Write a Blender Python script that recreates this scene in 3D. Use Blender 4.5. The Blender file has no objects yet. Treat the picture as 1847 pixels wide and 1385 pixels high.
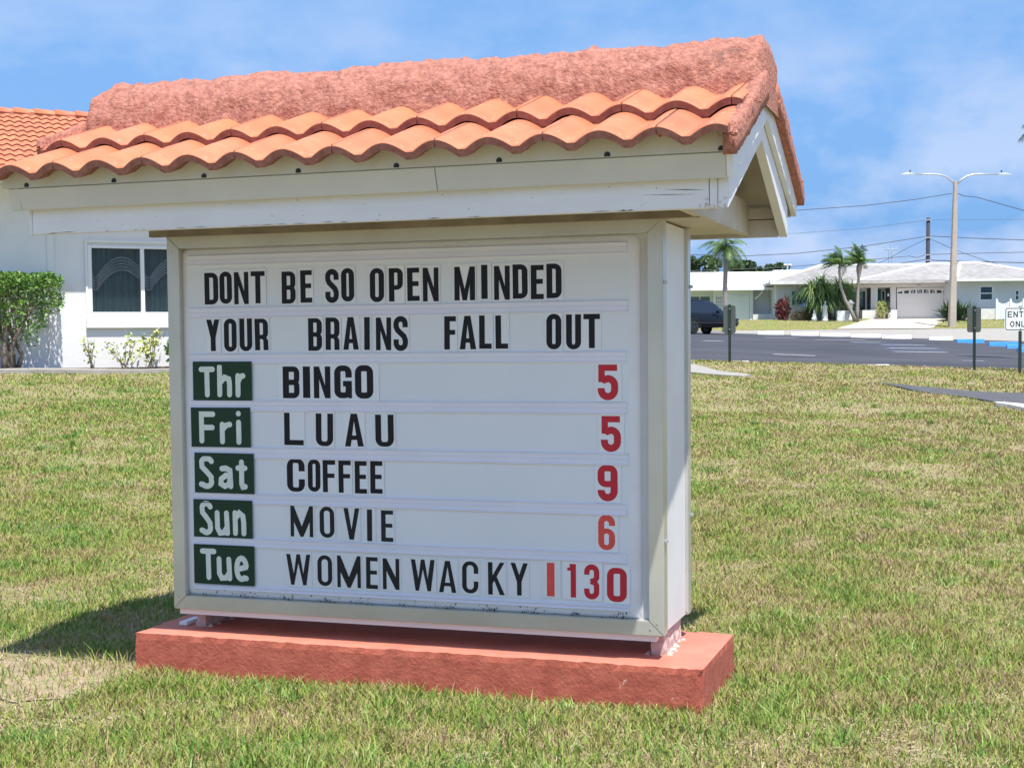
import bpy, bmesh, math, random
import numpy as np
from mathutils import Vector, Matrix
random.seed(7); rng = np.random.default_rng(11)
scene = bpy.context.scene
col = scene.collection
# ------------------------------------------------------------------ camera
EYE = 1.551; PITCH = .05; ROLL = -.009; FOC = 2551.56; PX0, PY0 = 923.5, 748.59
_fw = Vector((0, math.cos(PITCH), -math.sin(PITCH))); _r = Vector((1, 0, 0)); _u = _r.cross(_fw)
_r2 = _r*math.cos(ROLL)+_u*math.sin(ROLL); _u2 = -_r*math.sin(ROLL)+_u*math.cos(ROLL)
cam_data = bpy.data.cameras.new('camera'); cam = bpy.data.objects.new('camera', cam_data); col.objects.link(cam)
m = Matrix((_r2, _u2, -_fw)).transposed().to_4x4(); m.translation = (0, 0, EYE); cam.matrix_world = m
cam_data.sensor_width = 36; cam_data.lens = FOC/1847*36; cam_data.shift_y = (PY0-692.5)/1847
cam_data.clip_start = .1; cam_data.clip_end = 3000
scene.camera = cam
# ------------------------------------------------------------------ light
SUN = Vector((.164, -.412, 1)).normalized()
EXPOSURE = .80
sun_l = bpy.data.lights.new('sun', 'SUN'); sun_l.energy = 4.0; sun_l.angle = math.radians(.55); sun_l.color = (1, .955, .88)
sun_o = bpy.data.objects.new('sun', sun_l); col.objects.link(sun_o)
sun_o.rotation_euler = SUN.to_track_quat('Z', 'Y').to_euler(); sun_o.location = (0, 0, 30)
world = bpy.data.worlds.new('World'); scene.world = world; world.use_nodes = True
wn = world.node_tree.nodes; wl = world.node_tree.links; wn.clear()
w_out = wn.new('ShaderNodeOutputWorld'); w_bg = wn.new('ShaderNodeBackground'); sky = wn.new('ShaderNodeTexSky')
sky.sky_type = 'NISHITA'; sky.sun_disc = False; sky.sun_elevation = math.asin(SUN.z); sky.sun_rotation = math.atan2(SUN.x, SUN.y)
sky.altitude = 0; sky.air_density = 1.0; sky.dust_density = .6; sky.ozone_density = 1.6
w_bg.inputs['Strength'].default_value = .125
tc = wn.new('ShaderNodeTexCoord'); mp = wn.new('ShaderNodeMapping'); mp.inputs['Scale'].default_value = (2.6, 2.6, 5.0); mp.inputs['Location'].default_value = (.35, .1, .42)
cn = wn.new('ShaderNodeTexNoise'); cn.inputs['Scale'].default_value = 2.6; cn.inputs['Detail'].default_value = 9; cn.inputs['Roughness'].default_value = .56; cn.inputs['Distortion'].default_value = .1
cr = wn.new('ShaderNodeValToRGB'); cr.color_ramp.elements[0].position = .43; cr.color_ramp.elements[1].position = .60
cr.color_ramp.elements[0].color = (0, 0, 0, 1); cr.color_ramp.elements[1].color = (.78, .78, .78, 1)
sep = wn.new('ShaderNodeSeparateXYZ'); hz = wn.new('ShaderNodeMapRange')
hz.inputs['From Min'].default_value = .0; hz.inputs['From Max'].default_value = .50; hz.inputs['To Min'].default_value = .95; hz.inputs['To Max'].default_value = .15
mx1 = wn.new('ShaderNodeMix'); mx1.data_type = 'RGBA'; mx2 = wn.new('ShaderNodeMix'); mx2.data_type = 'RGBA'
wl.new(tc.outputs['Generated'], mp.inputs['Vector']); wl.new(mp.outputs['Vector'], cn.inputs['Vector']); wl.new(cn.outputs['Fac'], cr.inputs['Fac'])
wl.new(tc.outputs['Generated'], sep.inputs[0]); wl.new(sep.outputs['Z'], hz.inputs['Value'])
wl.new(sky.outputs['Color'], mx1.inputs['A']); mx1.inputs['B'].default_value = (.36, 1.42, 3.6, 1); wl.new(hz.outputs['Result'], mx1.inputs['Factor'])
ce = wn.new('ShaderNodeMapRange'); ce.inputs['From Min'].default_value = .09; ce.inputs['From Max'].default_value = .24; ce.inputs['To Min'].default_value = 1; ce.inputs['To Max'].default_value = .30
cmul = wn.new('ShaderNodeMath'); cmul.operation = 'MULTIPLY'; wl.new(sep.outputs['Z'], ce.inputs['Value']); wl.new(ce.outputs[0], cmul.inputs[0]); wl.new(cr.outputs['Color'], cmul.inputs[1])
wl.new(mx1.outputs['Result'], mx2.inputs['A']); mx2.inputs['B'].default_value = (3.0, 3.55, 4.7, 1); wl.new(cmul.outputs[0], mx2.inputs['Factor'])
wl.new(mx2.outputs['Result'], w_bg.inputs['Color']); wl.new(w_bg.outputs[0], w_out.inputs['Surface'])
scene.view_settings.view_transform = 'Standard'; scene.view_settings.look = 'None'; scene.view_settings.gamma = 1
scene.view_settings.exposure = EXPOSURE; scene.view_settings.use_curve_mapping = False
scene.render.engine = 'CYCLES'

# ------------------------------------------------------------------ materials
def mat(name, c1, c2=None, scale=4.0, rough=.7, bump=0.0, bscale=None, metal=0.0, spec=.5, detail=5, island=False,
        alpha=1.0, stretch=(1, 1, 1), ramp=(.35, .65), trans=0.0, dirt=None, emit=None, island_amt=1.0, objrand=0):
    M = bpy.data.materials.new(name); M.use_nodes = True; n = M.node_tree.nodes; l = M.node_tree.links
    b = n['Principled BSDF']; b.inputs['Roughness'].default_value = rough; b.inputs['Metallic'].default_value = metal
    b.inputs['Specular IOR Level'].default_value = spec; b.inputs['Base Color'].default_value = (*c1, 1)
    b.inputs['Alpha'].default_value = alpha
    if trans: b.inputs['Transmission Weight'].default_value = trans
    t = n.new('ShaderNodeTexCoord'); mpn = n.new('ShaderNodeMapping'); mpn.inputs['Scale'].default_value = stretch
    l.new(t.outputs['Object'], mpn.inputs['Vector']); out = None
    if c2 is not None:
        nz = n.new('ShaderNodeTexNoise'); nz.inputs['Scale'].default_value = scale; nz.inputs['Detail'].default_value = detail
        l.new(mpn.outputs[0], nz.inputs['Vector'])
        rp = n.new('ShaderNodeMapRange'); rp.inputs['From Min'].default_value = ramp[0]; rp.inputs['From Max'].default_value = ramp[1]
        l.new(nz.outputs['Fac'], rp.inputs['Value'])
        mx = n.new('ShaderNodeMix'); mx.data_type = 'RGBA'; mx.inputs['A'].default_value = (*c1, 1); mx.inputs['B'].default_value = (*c2, 1)
        fac = rp.outputs['Result']
        if island:
            g = n.new('ShaderNodeNewGeometry'); ad = n.new('ShaderNodeMath'); ad.operation = 'MULTIPLY_ADD'
            ad.inputs[1].default_value = island_amt; l.new(g.outputs['Random Per Island'], ad.inputs[0])
            sb = n.new('ShaderNodeMath'); sb.operation = 'MULTIPLY_ADD'; sb.inputs[1].default_value = 1; sb.inputs[2].default_value = -.5*island_amt; sb.use_clamp = True
            l.new(fac, ad.inputs[2]); l.new(ad.outputs[0], sb.inputs[0]); fac = sb.outputs[0]
        l.new(fac, mx.inputs['Factor']); out = mx.outputs['Result']
    if dirt:  # (colour, scale, threshold)
        nd = n.new('ShaderNodeTexNoise'); nd.inputs['Scale'].default_value = dirt[1]; nd.inputs['Detail'].default_value = 8; nd.inputs['Roughness'].default_value = .65
        l.new(mpn.outputs[0], nd.inputs['Vector']); rd = n.new('ShaderNodeMapRange'); rd.inputs['From Min'].default_value = dirt[2]; rd.inputs['From Max'].default_value = dirt[2]+.05
        l.new(nd.outputs['Fac'], rd.inputs['Value']); md = n.new('ShaderNodeMix'); md.data_type = 'RGBA'; md.inputs['B'].default_value = (*dirt[0], 1)
        if out: l.new(out, md.inputs['A'])
        else: md.inputs['A'].default_value = (*c1, 1)
        l.new(rd.outputs['Result'], md.inputs['Factor']); out = md.outputs['Result']
    if objrand and out:
        oi = n.new('ShaderNodeObjectInfo'); hs = n.new('ShaderNodeHueSaturation'); r1 = n.new('ShaderNodeMapRange'); r1.inputs['To Min'].default_value = 1-objrand; r1.inputs['To Max'].default_value = 1+objrand
        l.new(oi.outputs['Random'], r1.inputs['Value']); l.new(r1.outputs[0], hs.inputs['Value']); l.new(out, hs.inputs['Color'])
        r2 = n.new('ShaderNodeMapRange'); r2.inputs['To Min'].default_value = .497; r2.inputs['To Max'].default_value = .506; r3 = n.new('ShaderNodeMath'); r3.operation = 'FRACT'; r4 = n.new('ShaderNodeMath'); r4.operation = 'MULTIPLY'; r4.inputs[1].default_value = 7.3
        l.new(oi.outputs['Random'], r4.inputs[0]); l.new(r4.outputs[0], r3.inputs[0]); l.new(r3.outputs[0], r2.inputs['Value']); l.new(r2.outputs[0], hs.inputs['Hue']); out = hs.outputs['Color']
    if out: l.new(out, b.inputs['Base Color'])
    if bump:
        nb = n.new('ShaderNodeTexNoise'); nb.inputs['Scale'].default_value = bscale or scale; nb.inputs['Detail'].default_value = 6; nb.inputs['Roughness'].default_value = .6
        l.new(mpn.outputs[0], nb.inputs['Vector']); bp = n.new('ShaderNodeBump'); bp.inputs['Strength'].default_value = 1; bp.inputs['Distance'].default_value = bump
        l.new(nb.outputs['Fac'], bp.inputs['Height']); l.new(bp.outputs[0], b.inputs['Normal'])
    if emit: b.inputs['Emission Color'].default_value = (*emit, 1); b.inputs['Emission Strength'].default_value = 1
    return M

MT = {}
MT['tile'] = mat('roof_tile_orange', (.63, .215, .105), (.54, .17, .08), 7, .62, .0012, 60, dirt=((.66, .36, .27), 16, .63), objrand=.09, detail=9)
MT['tile_raw'] = mat('tile_raw_edge', (.24, .095, .075), (.36, .16, .13), 30, .9, .003, 90, dirt=((.5, .34, .3), 60, .64))
MT['mortar'] = mat('pink_mortar', (.54, .235, .17), (.35, .135, .10), 38, .92, .016, 60, detail=8, dirt=((.27, .13, .10), 5, .62))
MT['paint_white'] = mat('white_board_paint', (.77, .79, .82), (.72, .74, .77), 3, .55, .0006, 40, stretch=(1, 4, 4), dirt=((.30, .25, .17), 14, .73))
MT['paint_grey'] = mat('grey_fascia_paint', (.60, .61, .57), (.55, .56, .53), 3, .6, .0005, 40, dirt=((.28, .25, .2), 16, .74))
MT['birdstop'] = mat('pale_green_filler', (.60, .62, .55), (.55, .57, .50), 5, .7, .001, 30)
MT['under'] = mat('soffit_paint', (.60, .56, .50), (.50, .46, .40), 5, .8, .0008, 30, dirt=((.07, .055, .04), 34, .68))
MT['alu'] = mat('champagne_aluminium', (.62, .62, .565), (.53, .53, .475), 2.2, .32, .0003, 60, metal=.45, dirt=((.10, .08, .05), 45, .72))
MT['alu_side'] = mat('cabinet_white_panel', (.78, .78, .79), (.72, .72, .73), 2.5, .45, .0004, 30, dirt=((.2, .17, .12), 60, .74))
MT['panel'] = mat('white_sign_plastic', (.77, .80, .85), (.74, .775, .83), 2.0, .28, .0005, 8)
MT['track'] = mat('letter_track_plastic', (.78, .78, .88), (.73, .74, .85), 3, .30, dirt=((.2, .16, .14), 70, .74))
MT['bevel'] = mat('pan_edge_plastic', (.80, .80, .84), (.76, .75, .77), 6, .32, dirt=((.22, .16, .11), 48, .69))
MT['card'] = mat('clear_letter_card', (.78, .81, .855), rough=.2, spec=.4)
MT['card_dull'] = mat('hazy_letter_card', (.74, .785, .81), rough=.3, spec=.4)
MT['card_frost'] = mat('frosted_letter_card', (.84, .86, .89), rough=.2, spec=.4)
MT['black'] = mat('black_letter_vinyl', (.008, .009, .013), (.012, .012, .017), 20, .4, spec=.22)
MT['black2'] = mat('worn_black_letter', (.014, .016, .019), (.02, .021, .023), 20, .5, spec=.25)
MT['red'] = mat('red_number_vinyl', (.56, .028, .048), (.50, .024, .042), 20, .4, spec=.25)
MT['red2'] = mat('faded_red_vinyl', (.78, .075, .06), (.68, .065, .055), 20, .4)
MT['green'] = mat('green_day_card', (.010, .040, .020), (.013, .048, .026), 6, .42, spec=.25)
MT['daytxt'] = mat('pale_day_lettering', (.74, .80, .74), (.66, .73, .67), 18, .5)
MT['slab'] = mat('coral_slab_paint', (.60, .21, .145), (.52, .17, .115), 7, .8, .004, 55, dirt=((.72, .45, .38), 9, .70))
MT['slab_side'] = mat('coral_slab_shaded_side', (.47, .125, .078), (.38, .09, .055), 13, .85, .005, 70, dirt=((.70, .52, .44), 11, .665))  # darker copy of the slab paint; weaker light on the sides painted in
MT['leg'] = mat('scuffed_support', (.62, .50, .47), (.50, .36, .32), 25, .85, .004, 60, dirt=((.2, .10, .08), 30, .62))
MT['soil'] = mat('lawn_soil', (.24, .22, .10), (.34, .27, .16), 1.3, .95, .02, 30, detail=10, stretch=(1, 1, 1))
MT['stucco'] = mat('white_stucco', (.80, .80, .80), (.76, .76, .77), 3, .85, .004, 26, dirt=((.66, .65, .63), 3, .7))
MT['vinyl'] = mat('white_vinyl', (.82, .83, .84), rough=.4)
MT['glass'] = mat('window_glass', (.028, .042, .046), (.02, .032, .036), 2, .04, spec=.8)
MT['curtain'] = mat('sheer_curtain', (.13, .20, .20), (.07, .11, .12), 4, .9, stretch=(8, 8, .2))
MT['concrete'] = mat('concrete', (.36, .34, .31), (.29, .275, .25), 6, .9, .003, 60)
MT['conc_white'] = mat('white_painted_concrete', (.80, .79, .76), (.68, .67, .63), 5, .85)
MT['blue'] = mat('blue_painted_concrete', (.03, .25, .70), (.04, .30, .76), 5, .6)
MT['asphalt'] = mat('asphalt', (.038, .039, .050), (.066, .066, .076), .35, .85, .004, 80, detail=8)
MT['asphalt2'] = mat('asphalt_path', (.075, .075, .085), (.10, .10, .105), 3, .9, .006, 70)
MT['paint_line'] = mat('white_road_paint', (.74, .74, .74), (.5, .5, .5), 6, .7)
MT['blue_line'] = mat('blue_road_paint', (.04, .18, .55), (.08, .16, .36), 6, .7)
MT['mulch'] = mat('dark_mulch', (.05, .032, .022), (.10, .07, .05), 14, .95, .03, 25)
MT['leaf_a'] = mat('hedge_leaf', (.04, .13, .018), (.19, .34, .055), 3, .42, island=True)
MT['leaf_yel'] = mat('yellow_green_leaf', (.22, .30, .05), (.62, .60, .20), 5, .5, island=True)
MT['leaf_tree'] = mat('far_tree_leaf', (.035, .075, .035), (.085, .14, .055), .5, .6, island=True)
MT['frond'] = mat('palm_frond', (.045, .12, .035), (.17, .27, .07), 1.0, .45, island=True)
MT['frond_pony'] = mat('ponytail_leaf', (.055, .12, .030), (.22, .31, .085), .9, .5, island=True)
MT['bark'] = mat('bark', (.16, .12, .09), (.26, .21, .17), 10, .9, .01, 30, stretch=(1, 1, .3))
MT['bark_palm'] = mat('palm_trunk', (.24, .21, .18), (.34, .30, .27), 5, .9, .01, 20, stretch=(1, 1, 5))
def grass_mat():
    M = bpy.data.materials.new('grass_blade'); M.use_nodes = True; n = M.node_tree.nodes; l = M.node_tree.links; b = n['Principled BSDF']; b.inputs['Roughness'].default_value = .6; b.inputs['Specular IOR Level'].default_value = .3
    t = n.new('ShaderNodeTexCoord'); g = n.new('ShaderNodeNewGeometry'); a = n.new('ShaderNodeTexNoise'); a.inputs['Scale'].default_value = 1.7; a.inputs['Detail'].default_value = 8; a.inputs['Roughness'].default_value = .68
    l.new(t.outputs['Object'], a.inputs['Vector']); ma = n.new('ShaderNodeMapRange'); ma.inputs['From Min'].default_value = .33; ma.inputs['From Max'].default_value = .64; ma.clamp = False; l.new(a.outputs['Fac'], ma.inputs['Value'])
    ad = n.new('ShaderNodeMath'); ad.operation = 'MULTIPLY_ADD'; ad.inputs[1].default_value = .62; l.new(g.outputs['Random Per Island'], ad.inputs[0])
    m2 = n.new('ShaderNodeMath'); m2.operation = 'MULTIPLY_ADD'; m2.inputs[1].default_value = .50; m2.inputs[2].default_value = -.11; l.new(ma.outputs[0], m2.inputs[0]); sx_ = n.new('ShaderNodeSeparateXYZ'); l.new(t.outputs['Object'], sx_.inputs[0]); mr = n.new('ShaderNodeMapRange'); mr.inputs['From Min'].default_value = -1; mr.inputs['From Max'].default_value = 6; mr.inputs['To Max'].default_value = .15; l.new(sx_.outputs['X'], mr.inputs['Value']); a3 = n.new('ShaderNodeMath'); a3.operation = 'ADD'; l.new(m2.outputs[0], a3.inputs[0]); l.new(mr.outputs[0], a3.inputs[1]); l.new(a3.outputs[0], ad.inputs[2])
    r = n.new('ShaderNodeValToRGB'); e = r.color_ramp.elements; e[0].position = .0; e[0].color = (.06, .16, .045, 1); e[1].position = 1; e[1].color = (.50, .38, .26, 1)
    for p, c in ((.22, (.12, .25, .035)), (.42, (.24, .33, .05)), (.58, (.35, .34, .09)), (.70, (.38, .29, .15)), (.86, (.27, .19, .11))): q = e.new(p); q.color = (*c, 1)
    l.new(ad.outputs[0], r.inputs['Fac']); l.new(r.outputs['Color'], b.inputs['Base Color']); return M
MT['grass'] = grass_mat()
MT['leaf_red'] = mat('ti_plant_leaf', (.20, .02, .03), (.09, .05, .04), 4, .4, island=True)
MT['leaf_brown'] = mat('brown_bush', (.20, .13, .08), (.10, .12, .04), 4, .8, island=True)
MT['header'] = mat('shade_darkened_header_board', (.30, .26, .20), (.20, .17, .13), 8, .85)  # deep shade under the beam put into the board colour
MT['roof_white'] = mat('white_tile_roof', (.80, .80, .80), (.74, .74, .73), 1, .6)
MT['roof_grey'] = mat('grey_tile_roof', (.38, .36, .34), (.52, .51, .50), 2.2, .8, detail=9, stretch=(1, 1, 3))
MT['wall_far'] = mat('white_house_wall', (.78, .78, .78), (.74, .74, .74), 1, .8)
MT['door_far'] = mat('garage_door_white', (.82, .82, .80), (.80, .80, .78), 1, .6)
MT['teal'] = mat('teal_shutter', (.01, .16, .16), rough=.5)
MT['dark'] = mat('dark_void', (.012, .012, .014), rough=.5)
MT['grey_wall'] = mat('pale_grey_blue_wall', (.66, .70, .73), (.62, .66, .69), 1, .85)
MT['car'] = mat('dark_car_paint', (.006, .008, .012), rough=.22, spec=.35)
MT['carglass'] = mat('dark_car_glass', (.008, .012, .022), rough=.03, spec=1)
MT['tyre'] = mat('tyre_rubber', (.02, .02, .02), rough=.85)
MT['rim'] = mat('wheel_alloy', (.10, .10, .11), rough=.35, metal=.8)
MT['signback'] = mat('sign_back_metal', (.085, .095, .09), (.11, .12, .11), 6, .5, metal=.3)
MT['signgreen'] = mat('green_metal_post', (.03, .055, .045), rough=.5, metal=.4)
MT['signface'] = mat('reflective_sign_white', (.74, .80, .80), rough=.35)
MT['pole'] = mat('concrete_lamp_pole', (.42, .36, .30), (.48, .42, .36), 3, .8)
MT['galv'] = mat('galvanised_metal', (.50, .54, .56), rough=.4, metal=.5)
MT['woodpole'] = mat('utility_pole_wood', (.05, .045, .06), rough=.9)
MT['wire'] = mat('power_cable', (.035, .045, .07), rough=.6)
MT['paver'] = mat('driveway_pavers', (.56, .47, .38), (.62, .54, .45), 2, .9)
MT['statue'] = mat('white_cast_stone', (.78, .77, .74), rough=.8)
MT['water_blue'] = mat('blue_banner', (.03, .09, .50), rough=.7)

# ------------------------------------------------------------------ mesh helper
class MB:
    def __init__(s, off=(0, 0, 0)):
        s.v = []; s.f = []; s.mi = []; s.o = off
    def add(s, vs, fs, mi=0):
        b = len(s.v); ox, oy, oz = s.o
        s.v += [(x+ox, y+oy, z+oz) for x, y, z in vs]
        s.f += [tuple(i+b for i in f) for f in fs]; s.mi += [mi]*len(fs); return s
    def box(s, x0, x1, y0, y1, z0, z1, mi=0):
        return s.add([(x0, y0, z0), (x1, y0, z0), (x1, y1, z0), (x0, y1, z0), (x0, y0, z1), (x1, y0, z1), (x1, y1, z1), (x0, y1, z1)],
                     [(0, 3, 2, 1), (4, 5, 6, 7), (0, 1, 5, 4), (1, 2, 6, 5), (2, 3, 7, 6), (3, 0, 4, 7)], mi)
    def prism(s, pts, axis, a, b, mi=0):
        """polygon in the two other axes (in x,y,z order), extruded along axis from a to b"""
        n = len(pts)
        def P(p, t):
            return {'x': (t, p[0], p[1]), 'y': (p[0], t, p[1]), 'z': (p[0], p[1], t)}[axis]
        vs = [P(p, a) for p in pts]+[P(p, b) for p in pts]
        fs = [tuple(range(n))[::-1], tuple(range(n, 2*n))]+[(i, (i+1) % n, n+(i+1) % n, n+i) for i in range(n)]
        return s.add(vs, fs, mi)
    def tube(s, pts, rad, n=8, mi=0, cap=True):
        pts = [Vector(p) for p in pts]; rads = rad if isinstance(rad, (list, tuple)) else [rad]*len(pts)
        vs = []; fs = []; ref = None
        for i, p in enumerate(pts):
            d = (pts[min(i+1, len(pts)-1)]-pts[max(i-1, 0)]).normalized()
            if ref is None: ref = Vector((0, 0, 1)) if abs(d.z) < .9 else Vector((1, 0, 0))
            a = d.cross(ref).normalized(); b = a.cross(d).normalized(); ref = b
            for k in range(n):
                t = 2*math.pi*k/n; vs.append(tuple(p+(a*math.cos(t)+b*math.sin(t))*rads[i]))
        for i in range(len(pts)-1):
            for k in range(n): fs.append((i*n+k, i*n+(k+1) % n, (i+1)*n+(k+1) % n, (i+1)*n+k))
        if cap: fs += [tuple(range(n))[::-1], tuple(range((len(pts)-1)*n, len(pts)*n))]
        return s.add(vs, fs, mi)
    def build(s, name, mats, parent=None, loc=None, rz=0, smooth=False, bevel=0):
        me = bpy.data.meshes.new(name); me.from_pydata(s.v, [], s.f)
        for mm in (mats if isinstance(mats, (list, tuple)) else [mats]): me.materials.append(mm)
        if any(s.mi): me.polygons.foreach_set('material_index', s.mi)
        bm = bmesh.new(); bm.from_mesh(me); bmesh.ops.recalc_face_normals(bm, faces=bm.faces)
        if bevel: 
            bmesh.ops.bevel(bm, geom=[e for e in bm.edges if len(e.link_faces) == 2 and e.calc_face_angle(0) > .6], offset=bevel, segments=2, affect='EDGES', clamp_overlap=True)
        bm.to_mesh(me); bm.free()
        if smooth: me.polygons.foreach_set('use_smooth', [True]*len(me.polygons))
        o = bpy.data.objects.new(name, me); col.objects.link(o); o.parent = parent
        if loc is not None: o.location = loc
        if rz: o.rotation_euler = (0, 0, rz)
        return o

def np_mesh(name, v, faces4=None, faces3=None, mats=(), parent=None, smooth=False):
    me = bpy.data.meshes.new(name); v = np.asarray(v, dtype=np.float32).reshape(-1, 3); me.vertices.add(len(v)); me.vertices.foreach_set('co', v.ravel())
    idx = []; st = []; tot = []; c = 0
    if faces4 is not None and len(faces4):
        f = np.asarray(faces4, dtype=np.int32); idx.append(f.ravel()); st.append(c+4*np.arange(len(f))); tot.append(np.full(len(f), 4)); c += f.size
    if faces3 is not None and len(faces3):
        f = np.asarray(faces3, dtype=np.int32); idx.append(f.ravel()); st.append(c+3*np.arange(len(f))); tot.append(np.full(len(f), 3)); c += f.size
    me.loops.add(c); me.loops.foreach_set('vertex_index', np.concatenate(idx).astype(np.int32))
    s = np.concatenate(st).astype(np.int32); me.polygons.add(len(s)); me.polygons.foreach_set('loop_start', s)
    try: me.polygons.foreach_set('loop_total', np.concatenate(tot).astype(np.int32))
    except Exception: pass
    if smooth: me.polygons.foreach_set('use_smooth', np.ones(len(s), dtype=bool))
    me.update(calc_edges=True); me.validate()
    for mm in mats: me.materials.append(mm)
    o = bpy.data.objects.new(name, me); col.objects.link(o); o.parent = parent; return o

def tag(o, label=None, cat=None, group=None, kind=None):
    if label: o['label'] = label
    if cat: o['category'] = cat
    if group: o['group'] = group
    if kind: o['kind'] = kind
    return o
def thing(name, label, cat, loc=(0, 0, 0), rz=0, group=None):
    o = bpy.data.objects.new(name, None); o.empty_display_size = .2; col.objects.link(o); o.location = loc; o.rotation_euler = (0, 0, rz)
    return tag(o, label, cat, group)
def at(px, py, d):
    """a point d metres ahead of the camera along a measured sight line"""
    v = _fw+_r2*((px-PX0)/FOC)-_u2*((py-PY0)/FOC); v = v*(d/v.y); return Vector((v.x, v.y, v.z+EYE))

# ------------------------------------------------------------------ ground
def _ss(t): t = np.clip(t, 0, 1); return t*t*(3-2*t)
def lotz(x, y): return 1.14+.0237*(y-31)-.037*(np.clip(x, -12, 40)-3.9)
def _lump(x, y):
    return (.02*np.sin(x*.9+y*.7)+.016*np.sin(x*2.1-y*1.3+1)+.012*np.sin(y*2.9+x*.4+2))
def _dip(x, y):
    ax, ay, bx, by = 5.15, 18.6, 6.5, 14.4; t = np.clip(((x-ax)*(bx-ax)+(y-ay)*(by-ay))/((bx-ax)**2+(by-ay)**2), 0, 1)
    d = np.hypot(x-ax-t*(bx-ax), y-ay-t*(by-ay)); return -.13*np.exp(-(d/.2)**2)
def zt(x, y):
    x = np.asarray(x, float); y = np.asarray(y, float)
    E = 1.14-.037*(np.clip(x, -10, 40)-3.9)
    t = np.clip((y-8.2)/22.8, 0, 1); t = np.where(t < .08, t*t/.16, t-.04)/.96
    a = E*t+_dip(x, y)+_lump(x, y)*_ss((y-9)/4)*_ss((30.5-y)/3)+.05*np.exp(-((y-30.2)/.6)**2)
    c = lotz(x, 84.)+(2.3-lotz(x, 84.))*_ss((y-84)/10)
    d = 2.3+.79*_ss((y-94)/11)
    return np.where(y < 31, a, np.where(y < 84, lotz(x, y), np.where(y < 94, c, d)))
def gz(x, y): return float(zt(x, y))

xs = np.unique(np.concatenate([np.linspace(-900, -60, 8), np.linspace(-60, -12, 20), np.linspace(-12, 16, 113), np.linspace(16, 70, 30), np.linspace(70, 900, 8)]))
ys = np.unique(np.concatenate([np.linspace(-300, -5, 8), np.linspace(-5, 33, 150), np.linspace(33, 110, 60), np.linspace(110, 1500, 12), [31., 84., 94.]]))
X, Y = np.meshgrid(xs, ys); Z = zt(X, Y); Z = np.where((Y > 31.3) & (Y < 83.8) & (X > -30) & (X < 60), Z-.06, Z)
nx, ny = len(xs), len(ys); ii = (np.arange(ny-1)[:, None]*nx+np.arange(nx-1)[None, :]).ravel()
lawn = np_mesh('lawn', np.stack([X, Y, Z], -1), faces4=np.stack([ii, ii+1, ii+nx+1, ii+nx], -1), mats=[MT['soil']], smooth=True); tag(lawn, kind='structure')

def drape(name, left, right, off, m, nseg=24, thick=0, ncross=6, parent=None):
    """a strip between two polylines that follows the ground"""
    def samp(pl, t):
        pl = [Vector((p[0], p[1], 0)) for p in pl]; L = [0]
        for a, b in zip(pl, pl[1:]): L.append(L[-1]+(b-a).length)
        s = t*L[-1]
        for i in range(len(pl)-1):
            if s <= L[i+1]+1e-9: return pl[i].lerp(pl[i+1], (s-L[i])/max(L[i+1]-L[i], 1e-9))
        return pl[-1]
    mb = MB(); vs = []; 
    for i in range(nseg+1):
        a = samp(left, i/nseg); b = samp(right, i/nseg)
        for k in range(ncross+1):
            p = a.lerp(b, k/ncross); vs.append((p.x, p.y, gz(p.x, p.y)+off))
    W = ncross+1; fs = [(i*W+k, i*W+k+1, (i+1)*W+k+1, (i+1)*W+k) for i in range(nseg) for k in range(ncross)]
    mb.add(vs, fs)
    if thick:
        n = len(vs); ring = [i*W for i in range(nseg+1)]+[nseg*W+k for k in range(1, W)]+[i*W+ncross for i in range(nseg-1, -1, -1)]+[k for k in range(ncross-1, 0, -1)]
        mb.add([(vs[i][0], vs[i][1], vs[i][2]) for i in ring]+[(vs[i][0], vs[i][1], vs[i][2]-thick) for i in ring],
               [(i, (i+1) % len(ring), len(ring)+(i+1) % len(ring), len(ring)+i) for i in range(len(ring))])
    return mb.build(name, m, parent)
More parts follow.
